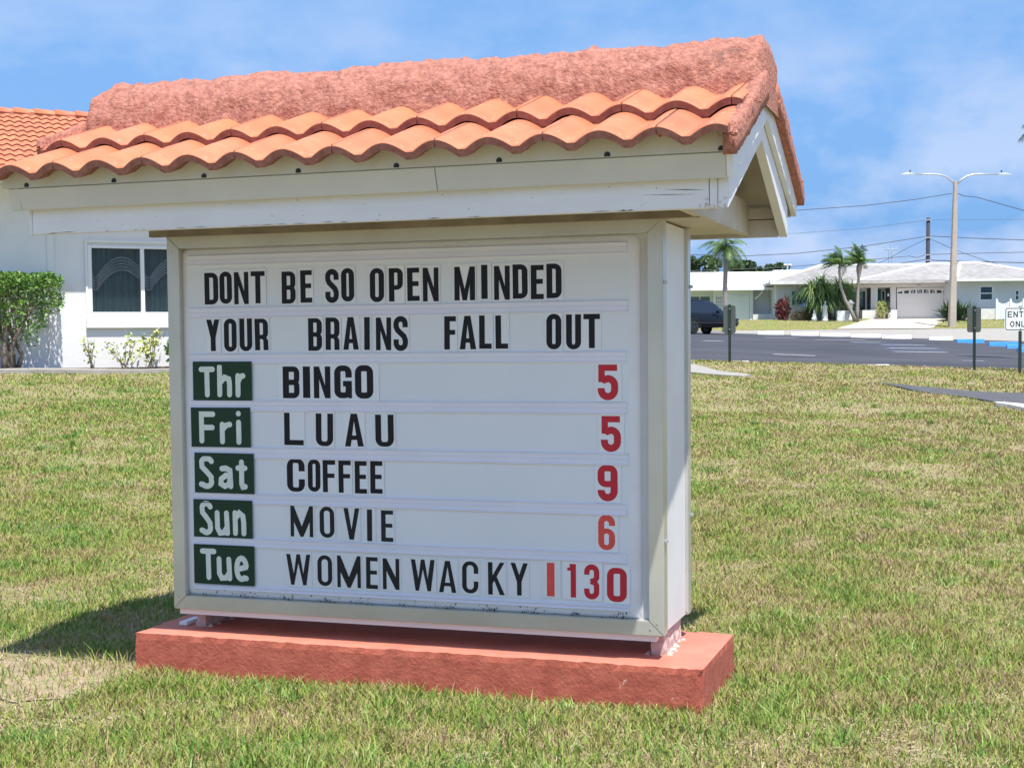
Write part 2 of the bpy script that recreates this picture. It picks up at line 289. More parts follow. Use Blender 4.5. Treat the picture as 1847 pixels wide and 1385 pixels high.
# ------------------------------------------------------------------ the message board sign
SYAW = -.326; H0 = .30; SO = Vector((-1.626, 6.766, 0))
def SB(): return MB(off=(0, 0, H0))
def s2w(x, y, z):
    c, s = math.cos(SYAW), math.sin(SYAW); return Vector((SO.x+x*c-y*s, SO.y+x*s+y*c, z+H0))
sign = thing('message_board_sign', 'white message board under an orange tiled gable roof on a coral red slab', 'sign', SO, SYAW)
def rough_box(x0, x1, y0, y1, z0, z1, step, amp, amp_edge=.004, seed=1):
    """a closed box skin with a worn, uneven surface"""
    bm = bmesh.new(); r = random.Random(seed)
    nx_, ny_, nz_ = max(2, int((x1-x0)/step)), max(2, int((y1-y0)/step)), max(2, int((z1-z0)/step))
    vid = {}
    def V(i, j, k):
        if (i, j, k) not in vid:
            x = x0+(x1-x0)*i/nx_; y = y0+(y1-y0)*j/ny_; z = z0+(z1-z0)*k/nz_
            e = (i in (0, nx_))+(j in (0, ny_))+(k in (0, nz_))
            a = amp*(1.0 if k != nz_ else .25)
            q = r.gauss(0, a); dx = (-1 if i == 0 else 1 if i == nx_ else 0)*q; dy = (-1 if j == 0 else 1 if j == ny_ else 0)*q; dz = (1 if k == nz_ else 0)*r.gauss(0, a)
            if e > 1: 
                c = abs(r.gauss(amp_edge, amp_edge*.6)); dx += (c if i == 0 else -c if i == nx_ else 0); dy += (c if j == 0 else -c if j == ny_ else 0); dz -= c if k == nz_ else 0
            vid[(i, j, k)] = bm.verts.new((x+dx, y+dy, z+dz))
        return vid[(i, j, k)]
    for i in range(nx_):
        for j in range(ny_):
            bm.faces.new((V(i, j, nz_), V(i+1, j, nz_), V(i+1, j+1, nz_), V(i, j+1, nz_)))
    for i in range(nx_):
        for k in range(nz_):
            f = bm.faces.new((V(i, 0, k), V(i+1, 0, k), V(i+1, 0, k+1), V(i, 0, k+1))); f.material_index = 1
            f = bm.faces.new((V(i+1, ny_, k), V(i, ny_, k), V(i, ny_, k+1), V(i+1, ny_, k+1))); f.material_index = 1
    for j in range(ny_):
        for k in range(nz_):
            f = bm.faces.new((V(nx_, j, k), V(nx_, j+1, k), V(nx_, j+1, k+1), V(nx_, j, k+1))); f.material_index = 1
            f = bm.faces.new((V(0, j+1, k), V(0, j, k), V(0, j, k+1), V(0, j+1, k+1))); f.material_index = 1
    return bm
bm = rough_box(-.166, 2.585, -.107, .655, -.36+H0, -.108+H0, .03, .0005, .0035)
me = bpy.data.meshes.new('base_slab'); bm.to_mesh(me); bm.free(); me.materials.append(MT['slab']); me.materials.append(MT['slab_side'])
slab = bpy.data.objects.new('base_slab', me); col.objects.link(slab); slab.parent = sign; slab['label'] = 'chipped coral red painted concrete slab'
# supports
for (a, b) in ((.045, .10), (2.312, 2.372)):
    bm = rough_box(a, b, .10, .47, -.112+H0, -.002+H0, .02, .0022, .003, 5)
    me = bpy.data.meshes.new('support'); bm.to_mesh(me); bm.free(); me.materials.append(MT['leg']); me.materials.append(MT['leg'])
    o = bpy.data.objects.new('support', me); col.objects.link(o); o.parent = sign
    r = random.Random(int(a*10)); g = SB()
    for k in range(26):   # crumbs of render round the foot
        x = r.choice((a-.008, b+.012))+r.uniform(-.012, .012); y = r.uniform(.09, .49); w = r.uniform(.006, .018)
        g.add([(x-w, y-w, -.109), (x+w, y-w*.7, -.109), (x+w*.8, y+w, -.109), (x-w*.6, y+w, -.109), (x, y, -.109+w*.9)], [(0, 1, 4), (1, 2, 4), (2, 3, 4), (3, 0, 4)])
    g.build('render_crumbs', MT['leg'], sign)
SB().box(-.045, .0, .09, .23, -.107, -.088).build('cover_plate', MT['vinyl'], sign, bevel=.003)
# cabinet
cab = SB().box(.03, 2.37, .055, .485, .004, 1.768).build('cabinet', MT['alu_side'], sign)
SB().box(2.371, 2.386, .052, .488, .002, 1.766).build('side_panel', MT['alu_side'], cab)
SB().box(.014, .029, .052, .488, .002, 1.766).build('side_panel', MT['alu_side'], cab)
W_, HH = 2.4, 1.775
def frame(yf, yb, parent):
    t = .070; i0, i1, j0, j1 = .068, 2.333, .064, 1.716
    o = [(0, 0), (W_, 0), (W_, HH), (0, HH)]; n = [(i0, j0), (i1, j0), (i1, j1), (i0, j1)]
    g = .0012
    for k in range(4):
        a, b = o[k], o[(k+1) % 4]; c, d = n[(k+1) % 4], n[k]
        if k % 2 == 0: q = [(a[0]+g if k == 0 else a[0]-g, a[1]), (b[0]-g if k == 0 else b[0]+g, b[1]), (c[0]-g if k == 0 else c[0]+g, c[1]), (d[0]+g if k == 0 else d[0]-g, d[1])]
        else: q = [a, b, c, d]
        SB().prism(q, 'y', yf, yb).build('frame_rail', MT['alu'], parent, bevel=.003)
frame(-.022, .05, cab); frame(.49, .562, cab)
for (y, x) in ((-.012, 2.4015), (.53, 2.4015)):
    for z in (1.50, .40 if y < 0 else .45):
        SB().box(x-.002, x+.012, y, y+.022, z, z+.014).add([], []).build('catch', MT['galv'], cab, bevel=.002)
for (x, z) in ((.03, 1.70), (2.365, 1.70), (.025, .06), (2.34, .03), (2.37, .055), (.6, .03), (1.2, .03), (1.8, .03)):
    g = SB(); p = [(x+.004*math.cos(t*math.pi/4), z+.004*math.sin(t*math.pi/4)) for t in range(8)]; g.prism(p, 'y', -.0245, -.0215); g.build('rivet', MT['galv'], cab)
# formed plastic face
pm = SB(); X0, X1, Z0, Z1 = .102, 2.250, .100, 1.668
rings = []; NR = 7
for k in range(NR+1):
    t = k/NR; ang = t*math.pi/2
    e = .046*(1-math.cos(ang)); y = .0+.046*math.sin(ang)*1.0   # rounded shoulder falling back to the flange
    e = .046*math.sin(ang)**1.1; y = .020*(1-math.cos(ang))
    rings.append((e, y))
def rr(x0, x1, z0, z1, r, n=5):
    out = []
    for (cx, cz, a0) in ((x1-r, z0+r, -90), (x1-r, z1-r, 0), (x0+r, z1-r, 90), (x0+r, z0+r, 180)):
        for k in range(n+1):
            a = math.radians(a0+90*k/n); out.append((cx+r*math.cos(a), cz+r*math.sin(a)))
    return out
vs = []; 
for e, y in rings: vs += [(p[0], y, p[1]) for p in rr(X0-e, X1+e, Z0-e*.75, Z1+e, .02+e*.3)]
n = len(rr(0, 1, 0, 1, .1)); fl = [(p[0], .024, p[1]) for p in rr(.05, 2.345, .05, 1.73, .01)]
vs += fl
fs = [(k*n+i, k*n+(i+1) % n, (k+1)*n+(i+1) % n, (k+1)*n+i) for k in range(NR+1) for i in range(n)]
bev = SB().add(vs, fs).build('panel_edge', MT['bevel'], cab, smooth=True)
SB().prism(rr(X0, X1, Z0, Z1, .02), 'y', 0, .004).build('face_panel', MT['panel'], cab, smooth=False)
TR = [(1.681, 1.634), (1.434, 1.386), (1.216, 1.171), (.998, .949), (.778, .728), (.560, .512), (.348, .307), (.118, .098)]
for i, (a, b) in enumerate(TR):
    g = SB(); x0, x1 = .104+.002*math.sin(i*3), 2.238+.005*math.sin(i*2)
    g.prism([(-.0005, b), (-.0030, b), (-.0075, b-.0005), (-.0080, b+.0030), (-.0045, b+.0045), (-.0040, (a+b)/2), (-.0055, (a+b)/2+.001), (-.0040, (a+b)/2+.002),
             (-.0045, a-.0045), (-.0085, a-.003), (-.0080, a), (-.0005, a)], 'x', x0, x1)
    g.build('letter_track', MT['track'], cab)
# dirt crumbs and spider litter along the flange
r = random.Random(3); g = SB()
for k in range(420):
    if r.random() < .5: x = r.uniform(.1, 2.3); z = r.choice((r.gauss(.070, .004), r.uniform(.064, .094))); y = 0.004
    elif r.random() < .6: x = r.uniform(.1, 2.3); z = r.gauss(1.705, .006); y = .036
    else: x = r.gauss(2.322, .006); z = r.choice((r.uniform(.9, 1.7), r.uniform(.1, .9))); y = .043
    if r.random() < .6: x = round(x*5)/5+r.gauss(0, .02)
    w = r.uniform(.001, .0042); h = w*r.uniform(.5, 1.8)
    x = min(max(x, .08), 2.328); y -= .004
    g.add([(x-w, y, z), (x, y-.001, z-h), (x+w, y, z+h*.3), (x+w*.2, y-.001, z+h)], [(0, 1, 2, 3)])
MT['crumb'] = mat('brown_litter', (.11, .075, .055), (.04, .03, .025), 60, .9); tag(g.build('litter', MT['crumb'], cab), kind='stuff')
SB().box(.02, 2.36, .0, .05, -.028, -.003).build('bottom_lip', MT['alu_side'], cab)
# ------- roof timber
roofA = .41; YA = .27
def zr(y): return 1.955+roofA*(y+.62) if y < YA else 1.955+roofA*(YA+.62)-.395*(y-YA)
for s, (ya, yb) in enumerate(((-.593, YA), (YA, 1.21))):
    g = SB(); g.prism([(ya, zr(ya)-.02), (yb, zr(yb)-.02), (yb, zr(yb)), (ya, zr(ya))], 'x', -.40, 2.785)
    d = g.build('roof_deck', MT['under'], sign)
    if s == 0: roof = d
# beams
SB().box(-.352, 2.695, -.548, -.508, 1.759, 1.874).build('beam', MT['paint_white'], sign, bevel=.002)
SB().box(2.698, 2.728, -.547, -.509, 1.760, 1.873).build('beam_end', MT['paint_white'], sign, bevel=.002)
SB().box(-.372, -.3545, -.547, -.509, 1.759, 1.873).build('beam_end', MT['paint_white'], sign, bevel=.003)
SB().box(.02, 2.728, 1.045, 1.085, 1.759, 1.842).build('beam', MT['under'], sign, bevel=.002); SB().box(.02, 2.728, 1.0855, 1.095, 1.80, 1.90).build('beam_leak_blocker', MT['header'], sign)  # dark strip added behind the boards to stop light leaking through their gap
SB().box(.02, 2.728, 1.040, 1.080, 1.846, 1.90).build('beam', MT['under'], sign, bevel=.002)
def vee(x0, x1, ylo, zlo, th, yhi_b, name, m, za):
    g = SB(); g.prism([(ylo, zlo), (YA, za), (yhi_b, zlo), (yhi_b, zlo+th), (YA, za+th+.004), (ylo, zlo+th)], 'x', x0, x1); return g.build(name, m, sign, bevel=.0015)
for (a, b) in ((2.7305, 2.770),):
    vee(a, b, -.5485 if a > 0 else -.505, 1.7585, .142, 1.087, 'gable_rafter', MT['paint_white'], 2.118)
# rake boards
for (a, b) in ((2.7715, 2.796), (-.398, -.3735)):
    for s in (0, 1):
        q = [(-.592, 1.866), (YA-.001, 2.206), (YA-.001, 2.316), (-.616, 1.958)] if s == 0 else [(YA+.001, 2.206), (1.215, 1.866), (1.238, 1.958), (YA+.001, 2.316)]
        SB().prism(q, 'x', a, b).build('rake_board', MT['paint_grey'] if a < 0 else MT['paint_white'], sign, bevel=.002)
# front and rear fascia boards
for (a, b) in ((-.398, 1.608), (1.6105, 2.7705)):
    g = SB(); g.prism([(-.588, 1.865), (-.570, 1.865), (-.596, 1.953), (-.618, 1.956)], 'x', a-(.03 if a < 0 else 0), b); o = g.build('fascia_board', MT['paint_grey'], sign, bevel=.002)
SB().prism([(1.195, 1.865), (1.215, 1.865), (1.235, 1.953), (1.213, 1.95)], 'x', -.37, 2.7705).build('fascia_board', MT['paint_grey'], sign)
SB().box(-.42, 2.7705, -.606, -.560, 1.9570, 1.9605).build('drip_edge', MT['galv'], sign)
SB().box(-.37, 2.73, -.5695, -.549, 1.874, 1.90).build('fascia_packer', MT['under'], sign)
# soffit over the cabinet, header boards and cross joists
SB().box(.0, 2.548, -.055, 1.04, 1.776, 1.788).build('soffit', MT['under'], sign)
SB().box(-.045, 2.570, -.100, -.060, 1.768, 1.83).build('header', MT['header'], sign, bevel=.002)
SB().box(2.5495, 2.588, -.505, 1.038, 1.768, 1.93).build('cross_joist', MT['under'], sign, bevel=.002)
MT['crack'] = mat('bare_crack', (.10, .085, .07), rough=.9); MT['flake'] = mat('flaked_paint', (.86, .86, .84), (.45, .40, .33), 90, .8)
g = SB(); rk = random.Random(12)
def sliver(x, z, dx, dz, w): g.add([(x, -.5488, z), (x+dx*.5, -.5488, z+dz*.45+w), (x+dx, -.5488, z+dz), (x+dx*.5, -.5488, z+dz*.55-w)], [(0, 1, 2, 3)])
sliver(2.415, 1.762, .055, .040, .0016); sliver(2.42, 1.818, .24, -.006, .0008); sliver(2.52, 1.836, .17, -.010, .0012)
for k in range(26): x = rk.uniform(-.3, 2.6); sliver(x, 1.7605+rk.uniform(0, .004), rk.uniform(.01, .09), rk.uniform(-.001, .002), rk.uniform(.0006, .0018))
for k in range(14): x = rk.uniform(-.3, 2.6); z = rk.uniform(1.78, 1.86); sliver(x, z, rk.uniform(.004, .010), rk.uniform(-.002, .002), rk.uniform(.001, .0022))
g.build('crack', MT['crack'], sign)
g = SB()
for k in range(16):
    x = rk.uniform(2.66, 2.765); z = 1.761+abs(rk.gauss(0, .016)); w = rk.uniform(.004, .012); p = [(x+w*math.cos(a)*rk.uniform(.6, 1.2), z+.6*w*math.sin(a)*rk.uniform(.6, 1.2)) for a in (0, 1, 2, 3.1, 4.2, 5.3)]; g.add([(a, -.5494, max(1.7595, b)) for a, b in p], [(0, 1, 2, 3, 4, 5)])
g.build('flake', MT['flake'], sign)
# ------- tiles
TW, TL = .4402, .445; AMP = .041; TH = .037
def prof(u):   # u in waves, 0 = crest
    d = abs(u-round(u))*2; v = math.cos(min(d*1.18, 1)*math.pi/2); return AMP*(v**.95 if v > 1e-6 else 0)
RTH = math.atan(roofA)
def tile_mesh(name, u0, u1, nstep=14, wear=0):
    """u0..u1 in waves; x runs along the eave, y up the slope, z normal to the slope"""
    mb = MB(); k0 = int(round((u1-u0)*nstep)); g = .0018; sec = []
    for i in range(k0+1):
        u = u0+(u1-u0)*i/k0; x = u*TW/2; x = x+g if i == 0 else x-g if i == k0 else x; sec.append((x, prof(u)))
    N = len(sec); vs = []; S = [0, .012, TL*.5, TL]
    for s in S:
        lift = .040*(1-s/TL)+.0; rd = .006 if s == 0 else 0
        for x, h in sec: vs.append((x, s, h+lift+TH-rd))
    for s in (0.0, TL):
        lift = .040*(1-s/TL)
        for x, h in sec: vs.append((x, s, h*1.06+lift))
    fs = []; mi = []
    for a in range(3):
        for i in range(N-1): fs.append((a*N+i, a*N+i+1, (a+1)*N+i+1, (a+1)*N+i)); mi.append(0)
    B0, B1 = 4*N, 5*N
    for i in range(N-1):
        fs.append((B0+i, B0+i+1, i+1, i)); mi.append(1)
        fs.append((3*N+i, 3*N+i+1, B1+i+1, B1+i)); mi.append(1)
        fs.append((B0+i+1, B0+i, B1+i, B1+i+1)); mi.append(1)
    for e in (0, N-1): fs.append((e, N+e, 2*N+e, 3*N+e, B1+e, B0+e)); mi.append(1)
    me = bpy.data.meshes.new(name); me.from_pydata(vs, [], fs); me.materials.append(MT['tile']); me.materials.append(MT['tile_raw'])
    me.polygons.foreach_set('material_index', mi); bm = bmesh.new(); bm.from_mesh(me); bmesh.ops.recalc_face_normals(bm, faces=bm.faces); bm.to_mesh(me); bm.free()
    me.polygons.foreach_set('use_smooth', [q == 0 for q in mi]); me.update(); return me
full = tile_mesh('roof_tile', 0, 2)
def slope_frame(front):
    if front: R = Matrix(((1, 0, 0), (0, math.cos(RTH), -math.sin(RTH)), (0, math.sin(RTH), math.cos(RTH))))
    else:
        a = math.atan(.395); R = Matrix(((-1, 0, 0), (0, -math.cos(a), math.sin(a)), (0, math.sin(a), math.cos(a))))
    return R
def put_tile(me, x, ynose, front, off):
    o = bpy.data.objects.new('roof_tile', me); col.objects.link(o); o.parent = roof
    R = slope_frame(front); r = random.uniform
    P = Vector((x, ynose, zr(ynose)+H0+off)); M = Matrix.Translation(P) @ R.to_4x4() @ Matrix.Rotation(r(-.004, .004), 4, 'Z') @ Matrix.Rotation(r(-.006, .006), 4, 'X'); o.matrix_local = M
    return o
OFF = .015
B = -.108
for row, (yn, start) in enumerate(((-.69, B), (-.32, -.333))):
    k = -2
    while True:
        x = start+k*TW; a, b = 0., 2.
        lo = -.475 if row == 0 else -.455
        if x > 2.79: break
        if x+TW <= lo+.03: k += 1; continue
        if x < lo: a = round((lo-x)/(TW/2)*14)/14
        if x+TW > 2.803: b = round((2.803-x)/(TW/2)*14)/14
        if b-a > .1: put_tile(full if (a == 0 and b == 2) else tile_mesh('roof_tile', a, b), x, yn, True, OFF+(.004 if row else 0))
        k += 1
for row, (yn, start) in enumerate(((1.315, B), (.94, B-TW/2))):
    k = 0
    while True:   # rear slope, mirrored
        x = 2.80-k*TW-(0 if row == 0 else -TW/2); a, b = 0., 2.
        if x < -.40: break
        if x > 2.80: a = 1.
        if x-TW < -.46: b = max(0, round((x+.46)/(TW/2)*14)/14)
        if b-a > .1: put_tile(full if (a == 0 and b == 2) else tile_mesh('roof_tile', a, b), x, yn, False, OFF)
        k += 1
# ------- rough mortar: ridge cap, rakes and joint dabs
def noise_tex(p, s=1.0):
    from mathutils import noise
    return noise.noise(Vector(p)*s)
g = SB(); NX, NA = 300, 34; vs = []
for i in range(NX+1):
    x = -.462+(2.815+.462)*i/NX; e = min(i, NX-i)/NX
    shr = 1-.25*max(0, 1-e/.012)**2
    for k in range(NA+1):
        a = math.pi*k/NA; yy = YA-.285*math.cos(a)*shr; zz = 2.235+(.318*math.sin(a)**.7)*shr
        d = .020*noise_tex((x, yy, zz), 13)+.010*noise_tex((x, yy, zz), 32)+.007*noise_tex((x, yy, zz), 70)+.02*noise_tex((x, 0, 3), 2.5)
        nrm = Vector((0, -math.cos(a), math.sin(a)))
        vs.append((x+.01*noise_tex((yy, zz, x), 15), yy+nrm.y*d, zz+nrm.z*d))
W1 = NA+1; fs = [(i*W1+k, i*W1+k+1, (i+1)*W1+k+1, (i+1)*W1+k) for i in range(NX) for k in range(NA)]
fs += [tuple(range(W1)), tuple(NX*W1+k for k in range(W1))[::-1]]
g.add(vs, fs); g.build('ridge_mortar', MT['mortar'], roof, smooth=True)
def rake_mortar(xa, xb, ya, yb, seed, zadd=0):
    n = 150; vs = []; K = 7
    for i in range(n+1):
        y = ya+(yb-ya)*i/n; lowz = zr(y)+.006; hi = zr(y)+.112+.010*math.sin(abs(y)*9.2+seed)+.010*noise_tex((y*7, seed, 0))+zadd
        ring = [(xa, lowz), (xb, lowz), (xb+.002, (lowz*2+hi)/3), (xb+.001, (lowz+hi*2)/3), (xb-.003, hi), (xb-.016, hi+.010), (xa, hi+.004)]
        for (x, z) in ring:
            vs.append((x+.006*noise_tex((x*9+seed, y*24, z*24)), y, z+.006*noise_tex((y*34, x*9, z*20))))
    fs = [(i*K+k, i*K+(k+1) % K, (i+1)*K+(k+1) % K, (i+1)*K+k) for i in range(n) for k in range(K)]+[tuple(range(K))[::-1], tuple(n*K+k for k in range(K))]
    SB().add(vs, fs).build('rake_mortar', MT['mortar'], roof, smooth=True)
rake_mortar(2.772, 2.824, -.678, .10, 1); rake_mortar(2.772, 2.826, .42, 1.285, 2); rake_mortar(-.49, -.452, -.32, .10, 4, .015); rake_mortar(-.47, -.44, .42, 1.27, 5)
g = SB(); rr_ = random.Random(9)
def dab(x, y, z, n=7, spread=.02, size=.010):
    for k in range(n):
        px, py, pz = x+rr_.gauss(0, spread), y+rr_.gauss(0, .006), z+rr_.gauss(0, spread*.45); w = size*rr_.uniform(.4, 1.2)
        g.add([(px-w, py, pz), (px+w, py, pz), (px, py+w, pz), (px, py-w, pz), (px, py, pz+w*.8), (px, py, pz-w*.8)],
              [(0, 3, 4), (3, 1, 4), (1, 2, 4), (2, 0, 4), (3, 0, 5), (1, 3, 5), (2, 1, 5), (0, 2, 5)])
for k in range(0, 7):
    x = B+k*TW; dab(x, -.694, zr(-.69)+.104, 16, .013, .007); x2 = -.333+k*TW; dab(x2, -.324, zr(-.32)+.113, 14, .012, .0065)
dab(2.80, -.70, zr(-.70)+.09, 14, .022); dab(2.80, -.325, zr(-.32)+.10, 16, .03); dab(-.45, -.33, zr(-.32)+.10, 12, .025)
g.build('mortar_dab', [MT['mortar']], roof)
# bird stop filler under the front tiles, with weep holes
g = SB(); n = 236; vs = []; 
for i in range(n+1):
    x = -.452+(2.795+.452)*i/n; u = (x-B)/(TW/2); z = 1.955+.004; top = zr(-.62)+.0315+OFF-.004+prof(u)*1.03
    vs += [(x, -.624, z), (x, -.624, top+.006), (x, -.600, top+.006), (x, -.600, z)]
fs = [(i*4+k, i*4+(k+1) % 4, (i+1)*4+(k+1) % 4, (i+1)*4+k) for i in range(n) for k in range(4)]+[(0, 1, 2, 3), (n*4+3, n*4+2, n*4+1, n*4)]
bs = g.add(vs, fs).build('bird_stop', MT['birdstop'], roof)
for x in (-.321, .128, .570, 1.011, 1.448, 1.884, 2.32, 2.757):
    g = SB(); p = [(x+.0125*math.cos(t*math.pi/6), 1.9665+.0125*math.sin(t*math.pi/6)+.001) for t in range(-1, 8)]; g.prism(p, 'y', -.6255, -.6205); g.build('weep_hole', MT['dark'], bs)

# ------------------------------------------------------------------ letters
def arc(cx, cz, rx, rz, a0, a1, n=8): return [(cx+rx*math.cos(math.radians(a0+(a1-a0)*k/n)), cz+rz*math.sin(math.radians(a0+(a1-a0)*k/n))) for k in range(n+1)]
def band(outer, inner, closed):
    n = len(outer); vs = list(outer)+list(inner); m_ = n if closed else n-1
    return vs, [(i, (i+1) % n, n+(i+1) % n, n+i) for i in range(m_)]
def poly(*p): return list(p), [tuple(range(len(p)))]
def stroke(pts, w, close=False, cap=False):
    P = [Vector((p[0], p[1])) for p in pts]; P = [p for i, p in enumerate(P) if i == 0 or (p-P[i-1]).length > 1e-4]; L, R_ = [], []
    for i, p in enumerate(P):
        a = (p-P[i-1]).normalized() if i else None; b = (P[i+1]-p).normalized() if i < len(P)-1 else None
        if a is None: t = b; k = 1
        elif b is None: t = a; k = 1
        else: t = (a+b).normalized() if (a+b).length > 1e-6 else a; k = min(1.6, 1/max(.3, t.dot(a)))
        nn = Vector((-t.y, t.x))*w/2*k; L.append(tuple(p+nn)); R_.append(tuple(p-nn))
    v, f = band(L, R_, False); out = [(v, f)]
    if cap:
        for p in (P[0], P[-1]): out.append(poly(*[(p.x+w/2*math.cos(t*math.pi/6), p.y+w/2*math.sin(t*math.pi/6)) for t in range(12)]))
    return out
def ring(x0, x1, z0, z1, s, t, r, rl=None):
    """closed ring with rounded corners; rl = radius on the left side"""
    rl = r if rl is None else rl
    def path(x0, x1, z0, z1, r, rl):
        o = []
        for (cx, cz, a0, q) in ((x1-r, z0+r, -90, r), (x1-r, z1-r, 0, r), (x0+rl, z1-rl, 90, rl), (x0+rl, z0+rl, 180, rl)):
            o += [(cx+q*math.cos(math.radians(a0+15*k)), cz+q*math.sin(math.radians(a0+15*k))) for k in range(7)]
        return o
    return [band(path(x0, x1, z0, z1, r, rl), path(x0+s, x1-s, z0+t, z1-t, max(r-s, .004), max(rl-s, .0005)), True)]
def glyph(c, w, h, s, t):
    r = min(w*.48, .036); H = h; o = []
    if c in 'O0': return ring(0, w, 0, H, s, t, r)
    if c == 'I': return [poly((0, 0), (w, 0), (w, H), (0, H))]
    if c == 'D': return ring(0, w, 0, H, s, t, r*.95, .0006)
    if c == 'L': return [poly((0, 0), (w, 0), (w, t), (s, t), (s, H), (0, H))]
    if c == 'T': return [poly(((w-s)/2, 0), ((w+s)/2, 0), ((w+s)/2, H-t), ((w-s)/2, H-t)), poly((0, H-t), (w, H-t), (w, H), (0, H))]
    if c in 'EF':
        o = [poly((0, 0), (s, 0), (s, H), (0, H)), poly((s, H-t), (w, H-t), (w, H), (s, H)), poly((s, H*.5-t*.35), (w*.93, H*.5-t*.35), (w*.93, H*.5+t*.6), (s, H*.5+t*.6))]
        if c == 'E': o.append(poly((s, 0), (w, 0), (w, t), (s, t)))
        return o
    if c == 'N': return [poly((0, 0), (s*.86, 0), (s*.86, H), (0, H)), poly((w-s*.86, 0), (w, 0), (w, H), (w-s*.86, H)), poly((s*.86, H), (s*.86, H*.60), (w-s*.86, 0), (w-s*.86, H*.40)), poly((s*.5, H), (s*.86, H*.62), (s*.86, H))]
    if c == 'M': return [poly((0, 0), (s*.8, 0), (s*.8, H), (0, H)), poly((w-s*.8, 0), (w, 0), (w, H), (w-s*.8, H)), poly((s*.8, H), (s*.8, H*.48), (w/2-s*.34, 0), (w/2, 0), (w/2, H*.33)), poly((w-s*.8, H), (w/2, H*.33), (w/2, 0), (w/2+s*.34, 0), (w-s*.8, H*.48))]
    if c == 'W': q = s*.95; m_ = w/2; return [poly((0, H), (q, H), (w*.25+q*.42, H*.30), (w*.25+q*.40, 0), (w*.25-q*.42, 0)), poly((w*.25-q*.1, 0), (w*.25+q*.4, 0), (m_+q*.45, H), (m_-q*.45, H)), poly((m_-q*.45, H), (m_+q*.45, H), (w*.75+q*.1, 0), (w*.75-q*.4, 0)), poly((w, H), (w-q, H), (w*.75-q*.42, H*.30), (w*.75-q*.40, 0), (w*.75+q*.42, 0))]
    if c == 'V': return [poly((0, H), (s, H), (w/2+s*.12, H*.22), (w/2+s*.45, 0), (w/2-s*.5, 0)), poly((w, H), (w-s, H), (w/2-s*.12, H*.22), (w/2-s*.45, 0), (w/2+s*.5, 0))]
    if c == 'A':
        q = s*1.0; return [poly((0, 0), (q, 0), (w/2+q*.1, H*.9), (w/2, H), (w/2-q*.55, H)), poly((w, 0), (w-q, 0), (w/2-q*.1, H*.9), (w/2, H), (w/2+q*.55, H)), poly((w*.24, H*.20), (w*.76, H*.20), (w*.71, H*.20+t*.85), (w*.29, H*.20+t*.85))]
    if c == 'Y': return [poly(((w-s)/2, 0), ((w+s)/2, 0), ((w+s)/2, H*.44), ((w-s)/2, H*.44)), poly((0, H), (s, H), (w/2+s*.5, H*.42), (w/2-s*.5, H*.42)), poly((w, H), (w-s, H), (w/2-s*.5, H*.42), (w/2+s*.5, H*.42))]
    if c == 'K': return [poly((0, 0), (s, 0), (s, H), (0, H)), poly((s, H*.34), (s, H*.60), (w-s, H), (w, H), ), poly((w, 0), (w-s*1.1, 0), (s*1.15, H*.52), (s*1.6, H*.66))]
    if c == 'U': return [band([(0, H)]+arc(r, r, r, r, 180, 270)+arc(w-r, r, r, r, 270, 360)+[(w, H)], [(s, H)]+arc(r, r, max(r-s, .003), r-t*.9 if r > t else .003, 180, 270)+arc(w-r, r, max(r-s, .003), r-t*.9 if r > t else .003, 270, 360)+[(w-s, H)], False)]
    def C_(x0, x1, z0, z1, top, bot):
        a, b_ = max(r-s, .003), max(r-t*.95, .003)
        return band([(x1, top)]+arc(x1-r, z1-r, r, r, 0, 90)+arc(x0+r, z1-r, r, r, 90, 180)+arc(x0+r, z0+r, r, r, 180, 270)+arc(x1-r, z0+r, r, r, 270, 360)+[(x1, bot)],
                    [(x1-s, top)]+arc(x1-r, z1-r, a, b_, 0, 90)+arc(x0+r, z1-r, a, b_, 90, 180)+arc(x0+r, z0+r, a, b_, 180, 270)+arc(x1-r, z0+r, a, b_, 270, 360)+[(x1-s, bot)], False)
    if c == 'C': return [C_(0, w, 0, H, H*.62, H*.38)]
    if c == 'G': return [C_(0, w, 0, H, H*.63, H*.36), poly((w*.5, H*.36), (w, H*.36), (w, H*.36+t*.9), (w*.5, H*.36+t*.9)), poly((w-s*.55, 0), (w, 0), (w, H*.4), (w-s*.55, H*.4))]
    if c in 'BPR':
        lo = H*.50 if c == 'B' else H*.42
        r = min(w*.46, .030); o = [poly((0, 0), (s, 0), (s, H), (0, H))]
        def bowl(z0, z1): 
            q = min(r, (z1-z0)/2-.001)
            return band([(s*.9, z0)]+arc(w-q, z0+q, q, q, -90, 0)+arc(w-q, z1-q, q, q, 0, 90)+[(s*.9, z1)], [(s*.9, z0+t*.9)]+arc(w-q, z0+q, max(q-s, .002), max(q-t*.9, .002), -90, 0)+arc(w-q, z1-q, max(q-s, .002), max(q-t*.9, .002), 0, 90)+[(s*.9, z1-t*.9)], False)
        o.append(bowl(lo-t*.45, H))
        if c == 'B': o.append(bowl(0, lo+t*.45))
        if c == 'R': o.append(poly((w-s*.98, 0), (w, 0), (w-.001, lo*.72), (w-s*.5, lo*1.06), (w-s*1.3, lo*1.02), (w-s*.98, lo*.70)))
        return o
    if c == 'S':
        q = w/2-s/2; a = t*.5
        top = arc(w/2, H-q-a, q, q, 0, 180, 12); bot = arc(w/2, q+a, q, q, 0, -180, 12)
        return stroke([(w-s/2, H*.68)]+top+[(s/2, H*.70), (s/2+.1*w, H*.60), (w-s/2-.1*w, H*.42), (w-s/2, H*.31)]+bot+[(s/2, H*.33)], s*.96)
